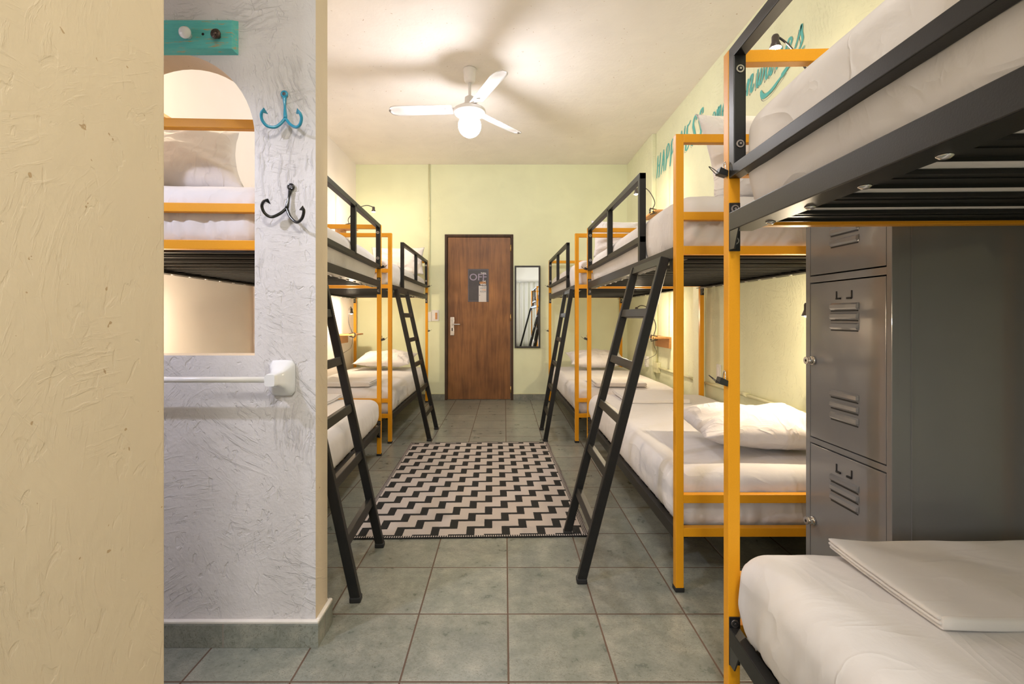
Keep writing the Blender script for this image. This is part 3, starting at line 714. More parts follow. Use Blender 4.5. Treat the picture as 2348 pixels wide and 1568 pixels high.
# pillows ----------------------------------------------------------------
def pillow(label, loc, rot, seed, a=.34, bb=.235, T=.085, grp='white bed pillows', flare=0.):
    n = 44; m2 = 32
    t = bmesh.new(); g = {}
    off = Vector((seed*2.3, seed*5.1, 0))
    for s in (1, -1):
        for i in range(n+1):
            for j in range(m2+1):
                edge = i in (0, n) or j in (0, m2)
                if s == -1 and edge: g[(s, i, j)] = g[(1, i, j)]; continue
                u = 2*i/n-1; v = 2*j/m2-1
                x = a*u*(1-.075*(1-v*v)*abs(u)**2*1.0) ; y = bb*v*(1-.09*(1-u*u)*abs(v)**2)
                x *= 1+flare*(1-v)*.5; th = T*max(0, (1-abs(u)**2.6))**.62*max(0, (1-abs(v)**2.6))**.62
                # wrinkles run in from the seams and corners
                ang = math.atan2(v, u); rr = min(1, math.hypot(u, v))
                w = noise.noise(Vector((ang*4.2, rr*1.2, seed)))*.016*rr*(1-max(abs(u), abs(v))**6) + noise.noise(Vector((u*2.4, v*2.4, seed*1.3)))*.024*(1-max(abs(u), abs(v))**4)
                ridge = -abs(noise.noise(Vector((u*3.1+.8*v, v*4.2-u, seed+7*s))))*.022*(1-max(abs(u), abs(v))**5)
                z = s*(th+(w+ridge)*(1 if s == 1 else .5)) if not edge else noise.noise(Vector((u*3, v*3, seed)))*.010
                g[(s, i, j)] = t.verts.new((x, y, z))
    for s in (1, -1):
        for i in range(n):
            for j in range(m2):
                q = [g[(s, i, j)], g[(s, i+1, j)], g[(s, i+1, j+1)], g[(s, i, j+1)]]
                if s == -1: q = q[::-1]
                try: t.faces.new(q).smooth = True
                except ValueError: pass
    bm = new_bm(); _merge(bm, t, None, 0, True)
    o = obj('pillow', bm, ['pillow'], None, True, loc); o.rotation_euler = rot
    return tag(o, label, 'pillow', grp)
pillow('white pillow on the lower middle right bed, next to the locker', (1.215, 2.275, .590), (.06, .02, -.05), 1, T=.088)
pillow('white pillow lying on the lower far right bed', (1.10, 5.73, .612), (.22, 0, .04), 2, T=.085)
pillow('white pillow lying on the lower far left bed in lamp light', (-1.43, 5.76, .605), (.20, 0, -.06), 3, T=.08)
pillow('white pillow standing on upper middle right bed below wall lettering', (1.20, 2.10, 1.818), (1.30, -.06, .12), 4, bb=.215, T=.075)
pillow('white pillow standing on the upper far right bed', (1.14, 4.38, 1.82), (1.34, 0, .06), 5, bb=.18, T=.075)
pillow('white pillow propped on the upper bed behind the arch opening', (-1.53, 2.06, 1.80), (.95, .03, .05), 6, a=.31, bb=.20, T=.10, flare=.5)
pillow('white pillow standing at the end of upper far left bed', (-1.36, 6.05, 1.82), (1.36, 0, 0), 7, bb=.18, T=.07)
# folded sheets ----------------------------------------------------------------
def folded(label, x0, x1, y0, y1, z0, seed, layers=4, th=.009, rz=0., hi=1):
    bm = new_bm(); w, l = x1-x0, y1-y0
    for q in range(layers):
        dx = .006*math.sin(q*2.3+seed)
        def f(p, n, q=q):
            zz = noise.noise(Vector((p.x*5+seed, p.y*5, q*.2)))*.006 - abs(noise.noise(Vector((p.x*3+p.y*4+seed, p.y*2, 5))))*.008 + noise.noise(Vector((p.x*16+seed, p.y*11, q*.3)))*.002
            lift = .012*max(0, -p.x/w-.35)*max(0, p.y/l+.1)*4
            return Vector((p.x+dx, p.y, p.z+zz*.6+lift*(1+q*.25)))
        _merge(bm, rounded_grid(34*hi, 26*hi, 3, w-.004*q, l-.003*q, th, th*.48, f), Matrix.Translation((0, 0, th*(q+.5)*1.02)), 0, True)
    # rounded fold closing the front edge
    def f2(p, n):
        zz = noise.noise(Vector((p.x*5+seed, -l/2*5, .4)))*.006
        return Vector((p.x, p.y, p.z+zz*.6))
    _merge(bm, rounded_grid(34, 3, 6, w-.01, .016, th*layers*1.02, .0075, f2), Matrix.Translation((0, -l/2+.004, th*layers*.51)), 0, True)
    o = obj('folded_sheet', bm, ['fold'], None, True, ((x0+x1)/2, (y0+y1)/2, z0)); o.rotation_euler = (0, 0, rz)
    return tag(o, label, 'folded sheet', 'folded top sheets laid on the beds')
folded('large folded white sheet on the nearest lower bed, bottom right', .845, 1.50, .925, 1.25, .495, 1, layers=3, th=.0085, hi=2)
folded('folded white sheet on lower middle right bed, foot end', .87, 1.33, 3.40, 3.85, .489, 2, layers=3)
folded('folded white sheet on the lower far right bed', .82, 1.28, 4.28, 4.72, .478, 3, layers=4)
folded('folded white sheet on the lower far left bed', -1.70, -1.21, 4.28, 4.70, .478, 4, layers=4)
folded('folded white sheet on the lower bed just past the partition', -1.72, -1.26, 3.38, 3.72, .478, 5, layers=3)
# shelves and lamps ----------------------------------------------------------------
def shelf(label, side, y0, y1, z, depth=.17, wx=None):
    xw = wx if wx is not None else (XR if side > 0 else XL)
    t = thing('wall_shelf', label, 'shelf', (xw, (y0+y1)/2, z), 0, 'small wooden bedside wall shelves')
    hl = (y1-y0)/2; s = -side
    b = new_bm(); add_box(b, min(0, s*depth), max(0, s*depth), -hl, hl, 0, .018, .0015); obj('shelf_board', b, ['pine'], t)
    b = new_bm(); add_box(b, min(0, s*.022), max(0, s*.022), -hl, hl, -.098, 0, .0015); obj('support_block', b, ['pine'], t)
    return t
def bed_lamp(label, clamp, head, bulge, power=4., cord=None, neck=None):
    """clamp on a shelf edge, gooseneck, small conical head with a glowing bulb"""
    c, hd = Vector(clamp), Vector(head)
    t = thing('reading_lamp', label, 'lamp', c, 0, 'clip-on gooseneck reading lamps')
    h = hd-c; s = 1 if h.x > 0 else -1
    b = new_bm()
    add_box(b, -.035, .035, -.012, .012, .018, .026, .003, T=Matrix.Rotation(-.22*s, 4, 'Y'))
    add_box(b, -.035, .035, -.012, .012, -.030, -.022, .003, T=Matrix.Rotation(.22*s, 4, 'Y'))
    add_cyl(b, (s*-.012, -.012, -.004), (s*-.012, .012, -.004), .012); add_box(b, s*.028-.006, s*.028+.006, -.012, .012, .0, .022, .002); add_box(b, s*.028-.006, s*.028+.006, -.012, .012, -.024, -.004, .002)
    obj('clamp', b, ['lamp_black'], t)
    b = new_bm(); bl = Vector(bulge)
    up = h + Vector((0, 0, .035))
    if neck: add_tube(b, [(0, 0, .022)]+[tuple(Vector(q)-c) for q in neck]+[tuple(h+Vector((0, 0, .03)))], .0048, n=8)
    else: add_tube(b, [(0, 0, .022), tuple(Vector((0, 0, h.z*.4))+bl*.7), tuple(Vector((h.x*.35, h.y*.4, h.z*.9))+bl*.6+Vector((0, 0, .02))), tuple(h+Vector((-.3*h.x, 0, .055))), tuple(up)], .0048, n=8)
    obj('gooseneck', b, ['lamp_black'], t)
    T = Matrix.Translation(h)
    b = new_bm(); add_lathe(b, [(0, .04), (.012, .04), (.016, .032), (.016, .008), (.027, -.02), (.026, -.021), (.014, .004), (0, .004)], T, n=20)
    hdp = obj('lamp_head', b, ['lamp_shade'], t)
    b = new_bm(); add_lathe(b, [(0, .0), (.012, -.004), (.019, -.016), (.012, -.026), (0, -.029)], T, n=16)
    obj('bulb', b, ['bulb_bed'], hdp)
    if cord:
        b = new_bm(); add_tube(b, [(0, 0, -.02), (s*-.01, .02, -.08), (s*-.03, .01, -.16), tuple(Vector(cord)-c)], .0022, n=6); obj('cord', b, ['lamp_black'], t)
    ld = bpy.data.lights.new('reading_lamp_light', 'POINT'); ld.energy = power*10.; ld.color = (1., .81, .56); ld.shadow_soft_size = .02
    lo = bpy.data.objects.new('reading_lamp_light', ld); C.objects.link(lo); lo.location = hd+Vector((0, 0, -.040))
    return t
LW = .58
shelf('wooden bedside shelf on right wall, below the far lamp', 1, 4.80, 5.25, .885)
shelf('high wooden shelf beside the upper far right bed', 1, 4.80, 5.25, 2.17)
shelf('wooden shelf on right wall mostly hidden by the locker', 1, 2.05, 2.40, .885)
shelf('high wooden shelf beside the upper middle right bed', 1, 2.05, 2.40, 2.17)
shelf('high wooden shelf on left wall above far left bed', -1, 5.58, 5.90, 2.17)
shelf('low wooden shelf on left wall beside the far left lower bed', -1, 5.62, 5.97, .885, depth=.21)
shelf('high wooden shelf on left wall behind the arch', -1, 2.35, 2.75, 2.17)
shelf('low wooden shelf on left wall behind the arch partition', -1, 2.35, 2.75, .83)
bed_lamp('lit clip lamp on the high shelf, far left', (-1.83, 5.60, 2.178), (-1.545, 5.62, 2.365), (.0, 0, .02), 2.6*LW)
bed_lamp('lit clip lamp glowing over the far left lower bed', (-1.80, 5.64, .893), (-1.775, 5.52, 1.165), (-.06, 0, .04), 3.2*LW, cord=(XL+.022, 5.72, .66))
bed_lamp('lit clip lamp glowing in front of the wall lettering', (1.53, 2.16, 2.178), (1.244, 2.19, 2.36), (.06, 0, .0), .8*LW, neck=[(1.50, 2.16, 2.21), (1.43, 2.16, 2.185), (1.37, 2.16, 2.225), (1.31, 2.18, 2.335), (1.265, 2.19, 2.385)])
bed_lamp('lit clip lamp at the left edge of the grey locker', (1.53, 2.16, .893), (1.400, 2.20, 1.130), (.05, 0, .05), 3.8*LW)
bed_lamp('clip lamp behind guard rail of middle right bunk', (1.50, 4.83, 2.178), (1.325, 4.80, 2.36), (.03, 0, .03), 1.6*LW)
bed_lamp('clip lamp over the far right lower bed, behind ladder', (1.51, 4.83, .893), (1.325, 4.78, 1.165), (.03, 0, .03), 2.6*LW, cord=(1.60, 5.40, .62))
bed_lamp('clip lamp on the high shelf behind the near left wall', (-1.82, 2.38, 2.178), (-1.62, 2.30, 2.36), (0, 0, .02), 2.6*LW)
bed_lamp('clip lamp on low shelf behind the arch partition', (-1.90, 2.38, .838), (-1.83, 2.36, 1.11), (.03, 0, .02), 5.5*LW)
# binder clips on the posts ----------------------------------------------------------------
def binder_clip(k, z, label):
    s = BUNKS[k][1]
    p = bpt(k, 0, LEN-TB*.72)
    t = thing('binder_clip', label, 'binder clip', (p.x, p.y, z), 0, 'black binder clips hooked on the bunk posts')
    b = new_bm()
    tt = bmesh.new(); pts = [(-.001*s, .004), (-.022*s, .014), (-.028*s, -.004), (-.003*s, -.012)]
    A = [tt.verts.new((x, -.012, zz)) for x, zz in pts]; B = [tt.verts.new((x, .012, zz)) for x, zz in pts]
    tt.faces.new(A); tt.faces.new(B[::-1])
    for i in range(4): tt.faces.new((A[i], A[(i+1) % 4], B[(i+1) % 4], B[i]))
    bmesh.ops.bevel(tt, geom=list(tt.edges), offset=.001, segments=1, affect='EDGES')
    _merge(b, tt); obj('clip_body', b, ['bracket'], t)
    b = new_bm(); add_tube(b, [(-.026*s, -.008, -.002), (-.040*s, -.005, .010), (-.050*s, 0, .018), (-.040*s, .005, .010), (-.026*s, .008, -.002)], .0011, n=6); obj('wire_handle', b, ['lamp_black'], t)
    b = new_bm(); add_tube(b, [(-.008*s, -.008, .006), (-.007*s, -.006, .022), (-.006*s, 0, .031), (-.007*s, .006, .022), (-.008*s, .008, .006)], .0014, n=6); obj('wire_handle', b, ['steel'], t)
where = {'R1': 'nearest right bunk post', 'R2': 'middle right bunk far post', 'R3': 'far right bunk post beside the mirror', 'L1': 'near left bunk post', 'L2': 'far left bunk post beside the switch'}
for k in BUNKS:
    binder_clip(k, 1.503, 'upper black binder clip on the '+where[k]); binder_clip(k, .925, 'lower black binder clip on the '+where[k])

# ------------------------------------------------------------------ locker
def locker():
    x0, x1, y0, y1, zt = 1.12, 1.60, 1.378, 1.772, 1.84
    t = thing('locker', 'tall grey three-door metal locker between two right bunks', 'locker', (x0, y0, 0))
    D, W = x1-x0, y1-y0
    b = new_bm()
    add_box(b, .018, D, 0, .010, 0, zt, .001); add_box(b, .018, D, W-.010, W, 0, zt, .001); add_box(b, D-.006, D, .01, W-.01, 0, zt)
    add_box(b, .018, D, .01, W-.01, zt-.012, zt); add_box(b, .02, D, .01, W-.01, .07, .08)
    # face frame
    fw = .020; doors = [(.090, .645), (.668, 1.227), (1.254, 1.812)]
    add_box(b, 0, .020, 0, fw, 0, zt, .0015, seg=2); add_box(b, 0, .020, W-fw*1.2, W, 0, zt, .0015, seg=2)
    for (a, c) in ((0, .088), (.647, .666), (1.229, 1.252), (1.814, zt)): add_box(b, .0008, .018, fw-.001, W-fw*1.2+.001, a, c, .001)
    # side panel with a welded flange
    add_box(b, .055, .058, -.0022, .0005, .01, zt-.01, .0008)
    for z in (.655, 1.24): add_box(b, .02, D-.01, .01, W-.01, z-.003, z+.003)
    obj('body', b, ['locker'], t)
    def louvre(bm, yc, z):
        # pressed slot: raised hood
        tt = bmesh.new(); hw = .066
        prof = [(0, .013), (-.006, .008), (-.0075, -.004), (-.002, -.010), (0, -.011)]
        secs = []
        for u in (-1, -.93, .93, 1):
            e = 0.15 if abs(u) == 1 else 1
            secs.append([tt.verts.new((px*e, yc+u*hw, z+pz)) for px, pz in prof])
        for A, B in zip(secs, secs[1:]):
            for i in range(len(prof)-1):
                tt.faces.new((A[i], A[i+1], B[i+1], B[i]))
        tt.faces.new(secs[0]); tt.faces.new(secs[-1][::-1])
        _merge(bm, tt)
        add_box(bm, -.0006, .001, yc-hw*.95, yc+hw*.95, z-.0155, z-.0115, mat=1)
    for (a, c) in doors:
        b = new_bm(); ya, yb = fw+.0022, W-fw*1.2-.0022
        add_box(b, .0005, .016, ya, yb, a+.002, c-.002, .0015, seg=2)
        yc = (1.573-y0)
        for dz in (-.089, -.121, -.154): louvre(b, yc, c+dz)
        for dz in (.101, .139, .176): louvre(b, yc, a+dz)
        for s in (-1, 1):   # name card slots
            yy = yc+s*.035
            add_box(b, -.0015, .0012, yy-.0022, yy+.0022, c-.062, c-.036, mat=1); add_box(b, -.004, .0012, min(yy, yy-s*.02), max(yy, yy-s*.02), c-.064, c-.058, mat=1)
        d = obj('door', b, ['locker', 'lockdark'], t)
        zm = (a+c)/2; yl = yb-.020
        b = new_bm(); add_cyl(b, (.001, yl, zm), (-.010, yl, zm), .0150, n=24); add_cyl(b, (-.010, yl, zm), (-.026, yl, zm), .0125, n=24); add_cyl(b, (-.026, yl, zm), (-.030, yl, zm), .0135, n=24)
        add_cyl(b, (-.0295, yl, zm), (-.0302, yl, zm), .005, mat=1, n=14)
        obj('cam_lock', b, ['chrome', 'hole'], d)
locker()

# ------------------------------------------------------------------ rug
b = new_bm(); nx, ny = 60, 90; W, L = 1.2, 1.81; vs = {}
def rugz(x, y): return .007+.0016*noise.noise(Vector((x*5, y*6, 0)))
for j in range(ny+1):
    for i in range(nx+1):
        x = (i/nx-.5)*W; y = (j/ny-.5)*L
        wob = .006*noise.noise(Vector((0 if abs(x) < .5 else x*3, y*4, 3)))
        vs[(i, j)] = b.verts.new((x+wob*abs(x)/(W/2), y, rugz(x, y)))
bot = {}
for (i, j), v in list(vs.items()):
    if i in (0, nx) or j in (0, ny): bot[(i, j)] = b.verts.new((v.co.x, v.co.y, .0005))
for j in range(ny):
    for i in range(nx): b.faces.new((vs[(i, j)], vs[(i+1, j)], vs[(i+1, j+1)], vs[(i, j+1)])).smooth = True
ring = [(i, 0) for i in range(nx)]+[(nx, j) for j in range(ny)]+[(i, ny) for i in range(nx, 0, -1)]+[(0, j) for j in range(ny, 0, -1)]
for a, c in zip(ring, ring[1:]+ring[:1]): b.faces.new((vs[a], vs[c], bot[c], bot[a]))
b.faces.new([bot[r] for r in ring])
o = obj('rug', b, ['rug'], None, False, (-.196, 3.283, 0)); o.rotation_euler = (0, 0, .026)
tag(o, 'black and white zigzag woven rug on the tiled floor', 'rug')

# ------------------------------------------------------------------ ceiling fan
def fan():
    fx, fy = -.286, 3.905
    t = thing('ceiling_fan', 'white three-blade ceiling fan with a glowing globe', 'ceiling fan', (fx, fy, ZC))
    b = new_bm(); add_lathe(b, [(0, -.001), (.052, -.001), (.054, -.008), (.044, -.100), (.036, -.112), (.018, -.116), (0, -.116)]); obj('canopy', b, ['white_enamel'], t)
    b = new_bm(); add_cyl(b, (0, 0, -.11), (0, 0, -.25), .012); obj('downrod', b, ['white_enamel'], t)
    zb = -.325
    b = new_bm(); add_lathe(b, [(0, zb+.095), (.032, zb+.095), (.040, zb+.088), (.042, zb+.04), (.058, zb+.032), (.062, zb+.024), (.062, zb+.014), (.10, zb+.006), (.128, zb-.012), (.132, zb-.030), (.118, zb-.048), (.08, zb-.058), (0, zb-.058)], n=40)
    mh = obj('motor_housing', b, ['white_enamel'], t)
    b = new_bm(); add_lathe(b, [(.055, zb+.024), (.063, zb+.023), (.063, zb+.015), (.055, zb+.014)]); obj('chrome_band', b, ['chrome'], mh)
    for k, ang in enumerate((-66, 51, 177)):
        a = math.radians(ang)
        bm = new_bm(); t2 = bmesh.new(); n = 28
        T = Matrix.Rotation(a, 4, 'Z') @ Matrix.Translation((0, 0, zb+.002)) @ Matrix.Rotation(math.radians(12), 4, 'X')
        rows = []
        for i in range(n+1):
            u = i/n; r = .145+.525*u
            w = .055+.012*u
            if u > .86: w *= math.sqrt(max(0, 1-((u-.86)/.14)**2))*.97+.03
            row = []
            for q in range(9):
                v = -1+2*q/8
                emb = -.004*math.exp(-(v*6)**2)*(1 if .35 < u < .85 else 0)
                row.append((r, v*w, -.010*(v*v)+.004+emb))
            rows.append(row)
        top = [[t2.verts.new(p) for p in r] for r in rows]; bt = [[t2.verts.new((p[0], p[1], p[2]-.003)) for p in r] for r in rows]
        for i in range(n):
            for q in range(8):
                t2.faces.new((top[i][q], top[i+1][q], top[i+1][q+1], top[i][q+1])); t2.faces.new((bt[i][q], bt[i][q+1], bt[i+1][q+1], bt[i+1][q]))
            t2.faces.new((top[i][0], bt[i][0], bt[i+1][0], top[i+1][0])); t2.faces.new((top[i][8], top[i+1][8], bt[i+1][8], bt[i][8]))
        for rr, R in ((0, top), (n, top)):
            for q in range(8): t2.faces.new((top[rr][q], top[rr][q+1], bt[rr][q+1], bt[rr][q]))
        _merge(bm, t2, T, 0, True)
        bl = obj('blade', bm, ['white_enamel'], t, True)
        bm = new_bm(); add_box(bm, .105, .20, -.018, .018, -.008, -.001, .002, T=Matrix.Rotation(a, 4, 'Z') @ Matrix.Translation((0, 0, zb+.002)) @ Matrix.Rotation(math.radians(12), 4, 'X')); obj('blade_arm', bm, ['white_enamel'], bl)
    b = new_bm(); R = .093; zc = zb-.142
    add_lathe(b, [(0, zc-R)]+[(R*math.sin(q*PI/16), zc-R*math.cos(q*PI/16)) for q in range(1, 14)]+[(.042, zb-.055), (0, zb-.055)], n=32)
    obj('glass_globe', b, ['bulb_fan'], t)
fan()

# ------------------------------------------------------------------ arch wall fittings
def knob_board():
    x1 = (543-VX)*1.595/F; x0 = 2*((395-VX)*1.595/F)-x1; z0, z1 = H-(121-VY)*1.59/F, H-(42.5-VY)*1.59/F
    t = thing('coat_board', 'distressed turquoise wooden knob board above the arch', 'coat rack', (0, AY0, 0))
    b = new_bm(); tt = bmesh.new(); bmesh.ops.create_cube(tt, size=1)
    for v in tt.verts:
        fr = v.co.y < 0; ins = .010 if fr else 0
        v.co = Vector(((x0+ins) if v.co.x < 0 else (x1-ins), -.022 if fr else 0, (z0+ins) if v.co.z < 0 else (z1-ins)))
    _merge(b, tt)
    hx = (464-VX)*1.58/F; hz = H-(77-VY)*1.58/F
    add_cyl(b, (hx, -.0215, hz), (hx, -.0224, hz), .0045, mat=1, n=14)
    obj('board', b, ['teal', 'hole'], t)
    R = Matrix.Rotation(PI/2, 4, 'X')
    kx, kz = (418-VX)*1.55/F, H-(69-VY)*1.55/F
    b = new_bm(); add_lathe(b, [(0, 0), (.011, 0), (.010, .006), (.014, .010), (.0195, .018), (.0195, .024), (.013, .032), (0, .035)], Matrix.Translation((kx, -.022, kz)) @ R); obj('knob', b, ['porcelain'], t)['label'] = 'white porcelain knob'
    kx, kz = (489-VX)*1.555/F, H-(72-VY)*1.555/F
    b = new_bm(); add_lathe(b, [(0, 0), (.008, 0), (.008, .006), (.016, .013), (.0165, .017), (.013, .020), (.006, .019), (.004, .022), (0, .023)], Matrix.Translation((kx, -.022, kz)) @ R)
    for q in range(14):
        a = 2*PI*q/14; add_cyl(b, (kx+.005*math.cos(a), -.0415, kz+.005*math.sin(a)), (kx+.0135*math.cos(a), -.0415, kz+.0135*math.sin(a)), .0010, n=6)
    obj('knob', b, ['bronze'], t)['label'] = 'dark fluted metal knob'
knob_board()
def treble_hook(label, mat, eye, fork, left, right, barbl, barbr):
    def W(px, py, d): Y = AY0-d; return Vector(((px-VX)*Y/F, Y, H-(py-VY)*Y/F))
    t = thing('wall_hook', label, 'hook', W(eye[0], eye[1], 0), 0, 'fish-hook shaped coat hooks')
    o = W(eye[0], eye[1], 0)
    def R(v): return tuple(v-o)
    b = new_bm()
    e = W(eye[0], eye[1], .005); fk = W(fork[0], fork[1], .014)
    tt = bmesh.new(); n1, n2 = 28, 10; vs = [[None]*n2 for _ in range(n1)]
    for i in range(n1):
        for j in range(n2):
            a = 2*PI*i/n1; c = 2*PI*j/n2; rr = .0085+.0042*math.cos(c)
            vs[i][j] = tt.verts.new((rr*math.cos(a), .0042*math.sin(c), rr*math.sin(a)))
    for i in range(n1):
        for j in range(n2): tt.faces.new((vs[i][j], vs[(i+1) % n1][j], vs[(i+1) % n1][(j+1) % n2], vs[i][(j+1) % n2])).smooth = True
    _merge(b, tt, Matrix.Translation(e-o), 0, True)
    d = (fk-e).normalized()
    add_tube(b, [R(e+d*.011), R((e+fk)/2), R(fk)], lambda u: .0052+.0012*math.cos(u*6.28), n=12)
    obj('shank', b, [mat], t)
    b = new_bm(); add_cyl(b, R(e+Vector((0, .001, 0))), R(e-Vector((0, .004, 0))), .0055, n=14); obj('screw', b, ['steel'], t)
    for pts, barb in ((left, barbl), (right, barbr)):
        b = new_bm(); m = len(pts)
        P3 = [W(p[0], p[1], .014+.050*(i+1)/m) for i, p in enumerate(pts)]
        add_tube(b, [R(fk)]+[R(p) for p in P3], lambda u: .0050 if u < .9 else .0050-.03*(u-.9), n=12)
        tip = P3[-1]; prev = P3[-2]; bp = W(barb[0], barb[1], .050)
        # flattened barb
        dd = (tip-prev).normalized(); up = tip+dd*.006; low = tip-dd*.012
        sd = Vector((0, .0035, 0)); tt = bmesh.new()
        A = [tt.verts.new(R(p+sd)) for p in (up, bp, low)]; B = [tt.verts.new(R(p-sd)) for p in (up, bp, low)]
        tt.faces.new(A); tt.faces.new(B[::-1])
        for i in range(3): tt.faces.new((A[i], A[(i+1) % 3], B[(i+1) % 3], B[i]))
        bmesh.ops.bevel(tt, geom=list(tt.edges), offset=.0012, segments=2, affect='EDGES')
        _merge(b, tt, None, 0, False)
        obj('hook_arm', b, [mat], t)
treble_hook('blue fish-hook shaped coat hook on rough white wall', 'teal_hook', (652, 216), (654.4, 271), [(643, 284), (630, 291.5), (612.5, 288.7), (601.5, 276), (599, 262), (603.4, 250)], [(666.8, 286), (680, 291.5), (688.5, 284), (691, 268), (684, 252)], (614.5, 261.5), (679, 261))
treble_hook('black fish-hook shaped coat hook below the blue one', 'black_gloss', (667, 428.6), (657.5, 477), [(643, 489), (623.4, 497.3), (608, 490), (600.6, 474), (604, 463), (612, 457)], [(665.5, 497), (679.8, 509.5), (691.5, 502), (696.5, 487), (695.3, 475)], (620.8, 468.7), (686, 481.7))
def towel_bar():
    t = thing('towel_bar', 'white porcelain towel bar fixed on rough white wall', 'towel bar', (0, AY0, 0))
    def bracket(cx, mir):
        b = new_bm(); cz = H-(866-VY)*1.60/F; 
        x0, x1, z0, z1 = -.043, .043, -.060, .060
        secs = [(0, x0, x1, z0, z1), (-.008, x0, x1, z0, z1), (-.016, x0*.86, x1*.86, z0*.86, z1*.86), (-.030, x0*.66, x1*.55, z0*.52, z1*.55), (-.050, x0*.55, x1*.35, z0*.36, z1*.40), (-.062, x0*.55, x1*.3, z0*.33, z1*.36), (-.085, x0*.50, x1*.25, z0*.30, z1*.33)]
        tt = bmesh.new(); rs = []
        for (y, a, c, d, e) in secs:
            n = 24; ring = []
            for q in range(n):
                an = 2*PI*(q+.5)/n; ca, sa = math.cos(an), math.sin(an); k = 1/max(abs(ca), abs(sa))**.88
                ca *= k; sa *= k
                ring.append(tt.verts.new((mir*((c if ca > 0 else -a)*ca), y, (e if sa > 0 else -d)*sa)))
            rs.append(ring)
        for A, B in zip(rs, rs[1:]):
            for q in range(24): tt.faces.new((A[q], A[(q+1) % 24], B[(q+1) % 24], B[q])).smooth = True
        tt.faces.new(rs[0]); tt.faces.new(rs[-1])
        _merge(b, tt, Matrix.Translation((cx, 0, cz)), None)
        obj('bracket', b, ['porcelain'], t)
        return cz
    cxr = (648-VX)*1.60/F
    cz = bracket(cxr, 1); bracket(cxr-.60, -1)
    b = new_bm(); zb = H-(870.5-VY)*1.535/F
    add_cyl(b, (cxr-.012, -.070, zb), (cxr-.59, -.070, zb), .0095, n=20); obj('bar', b, ['white_enamel'], t)
towel_bar()

# ------------------------------------------------------------------ wall lettering
G = {  # strokes in a unit cell, heavy strokes first; (points, weight)
 'H': [([(.1, 1.0), (.12, .5), (.0, -.05)], 1), ([(.85, 1.02), (.72, .5), (.62, -.1)], 1), ([(.05, .42), (.4, .5), (.78, .5)], .55)],
 'A': [([(.05, -.05), (.3, .45), (.55, 1.0)], .8), ([(.55, 1.0), (.72, .5), (.82, -.02)], 1), ([(.15, .3), (.5, .36), (.8, .34)], .5)],
 'P': [([(.25, 1.0), (.2, .5), (.08, -.05)], 1), ([(.1, .92), (.55, 1.04), (.85, .8), (.6, .5), (.22, .42)], .8)],
 'I': [([(.55, 1.0), (.5, .5), (.38, 0)], 1)],
 'N': [([(.18, .98), (.14, .5), (.0, 0)], .9), ([(.18, 1.0), (.45, .5), (.66, .02)], 1), ([(.66, .02), (.78, .55), (.95, 1.05)], .8)],
 'E': [([(.3, .98), (.2, .5), (.1, .02)], 1), ([(.3, .96), (.6, .95), (.92, 1.04)], .75), ([(.2, .5), (.5, .52), (.72, .56)], .6), ([(.1, .03), (.4, .0), (.78, .12)], .75)],
 'S': [([(.9, .82), (.82, 1.0), (.5, .98), (.3, .75), (.55, .5), (.72, .28), (.5, .02), (.2, .02), (.08, .2)], 1)],
 'c': [([(.8, .75), (.6, .98), (.25, .7), (.15, .3), (.4, .0), (.85, .2)], 1)],
 'o': [([(.5, .98), (.15, .6), (.2, .15), (.5, .0), (.82, .4), (.75, .85), (.5, .98)], .9)],
 'm': [([(.1, .95), (.08, .0)], 1), ([(.1, .5), (.35, .98), (.45, .85), (.42, .0)], .85), ([(.43, .5), (.72, .98), (.84, .85), (.78, .1), (.98, .15)], .85)],
 'e': [([(.15, .45), (.6, .55), (.8, .82), (.5, 1.0), (.18, .6), (.2, .15), (.5, .0), (.95, .3)], .9)],
 's': [([(.1, .2), (.45, .7), (.62, 1.1), (.7, .7), (.85, .3), (.5, -.05), (.15, .05)], .9)],
 'i': [([(.45, .95), (.35, .3), (.5, .02), (.85, .25)], .9), ([(.55, 1.3), (.53, 1.42)], 1)],
 'n': [([(.15, .98), (.1, .0)], 1), ([(.12, .4), (.5, .95), (.75, .9), (.6, .25), (.75, .0), (1.0, .35)], .95)],
 'w': [([(.12, 1.0), (.05, .3), (.2, .0), (.5, .5), (.55, .9)], .95), ([(.55, .9), (.45, .25), (.62, .0), (.9, .4), (.95, .95)], .9)],
 'a': [([(.8, .9), (.45, 1.0), (.12, .5), (.25, .0), (.6, .3), (.82, .95)], .9), ([(.82, .95), (.7, .2), (.85, .0), (1.05, .3)], .9)],
 'v': [([(.1, .9), (.3, .8), (.35, .0)], 1), ([(.35, .0), (.75, .45), (.8, .95), (.62, .95)], .8)],
}
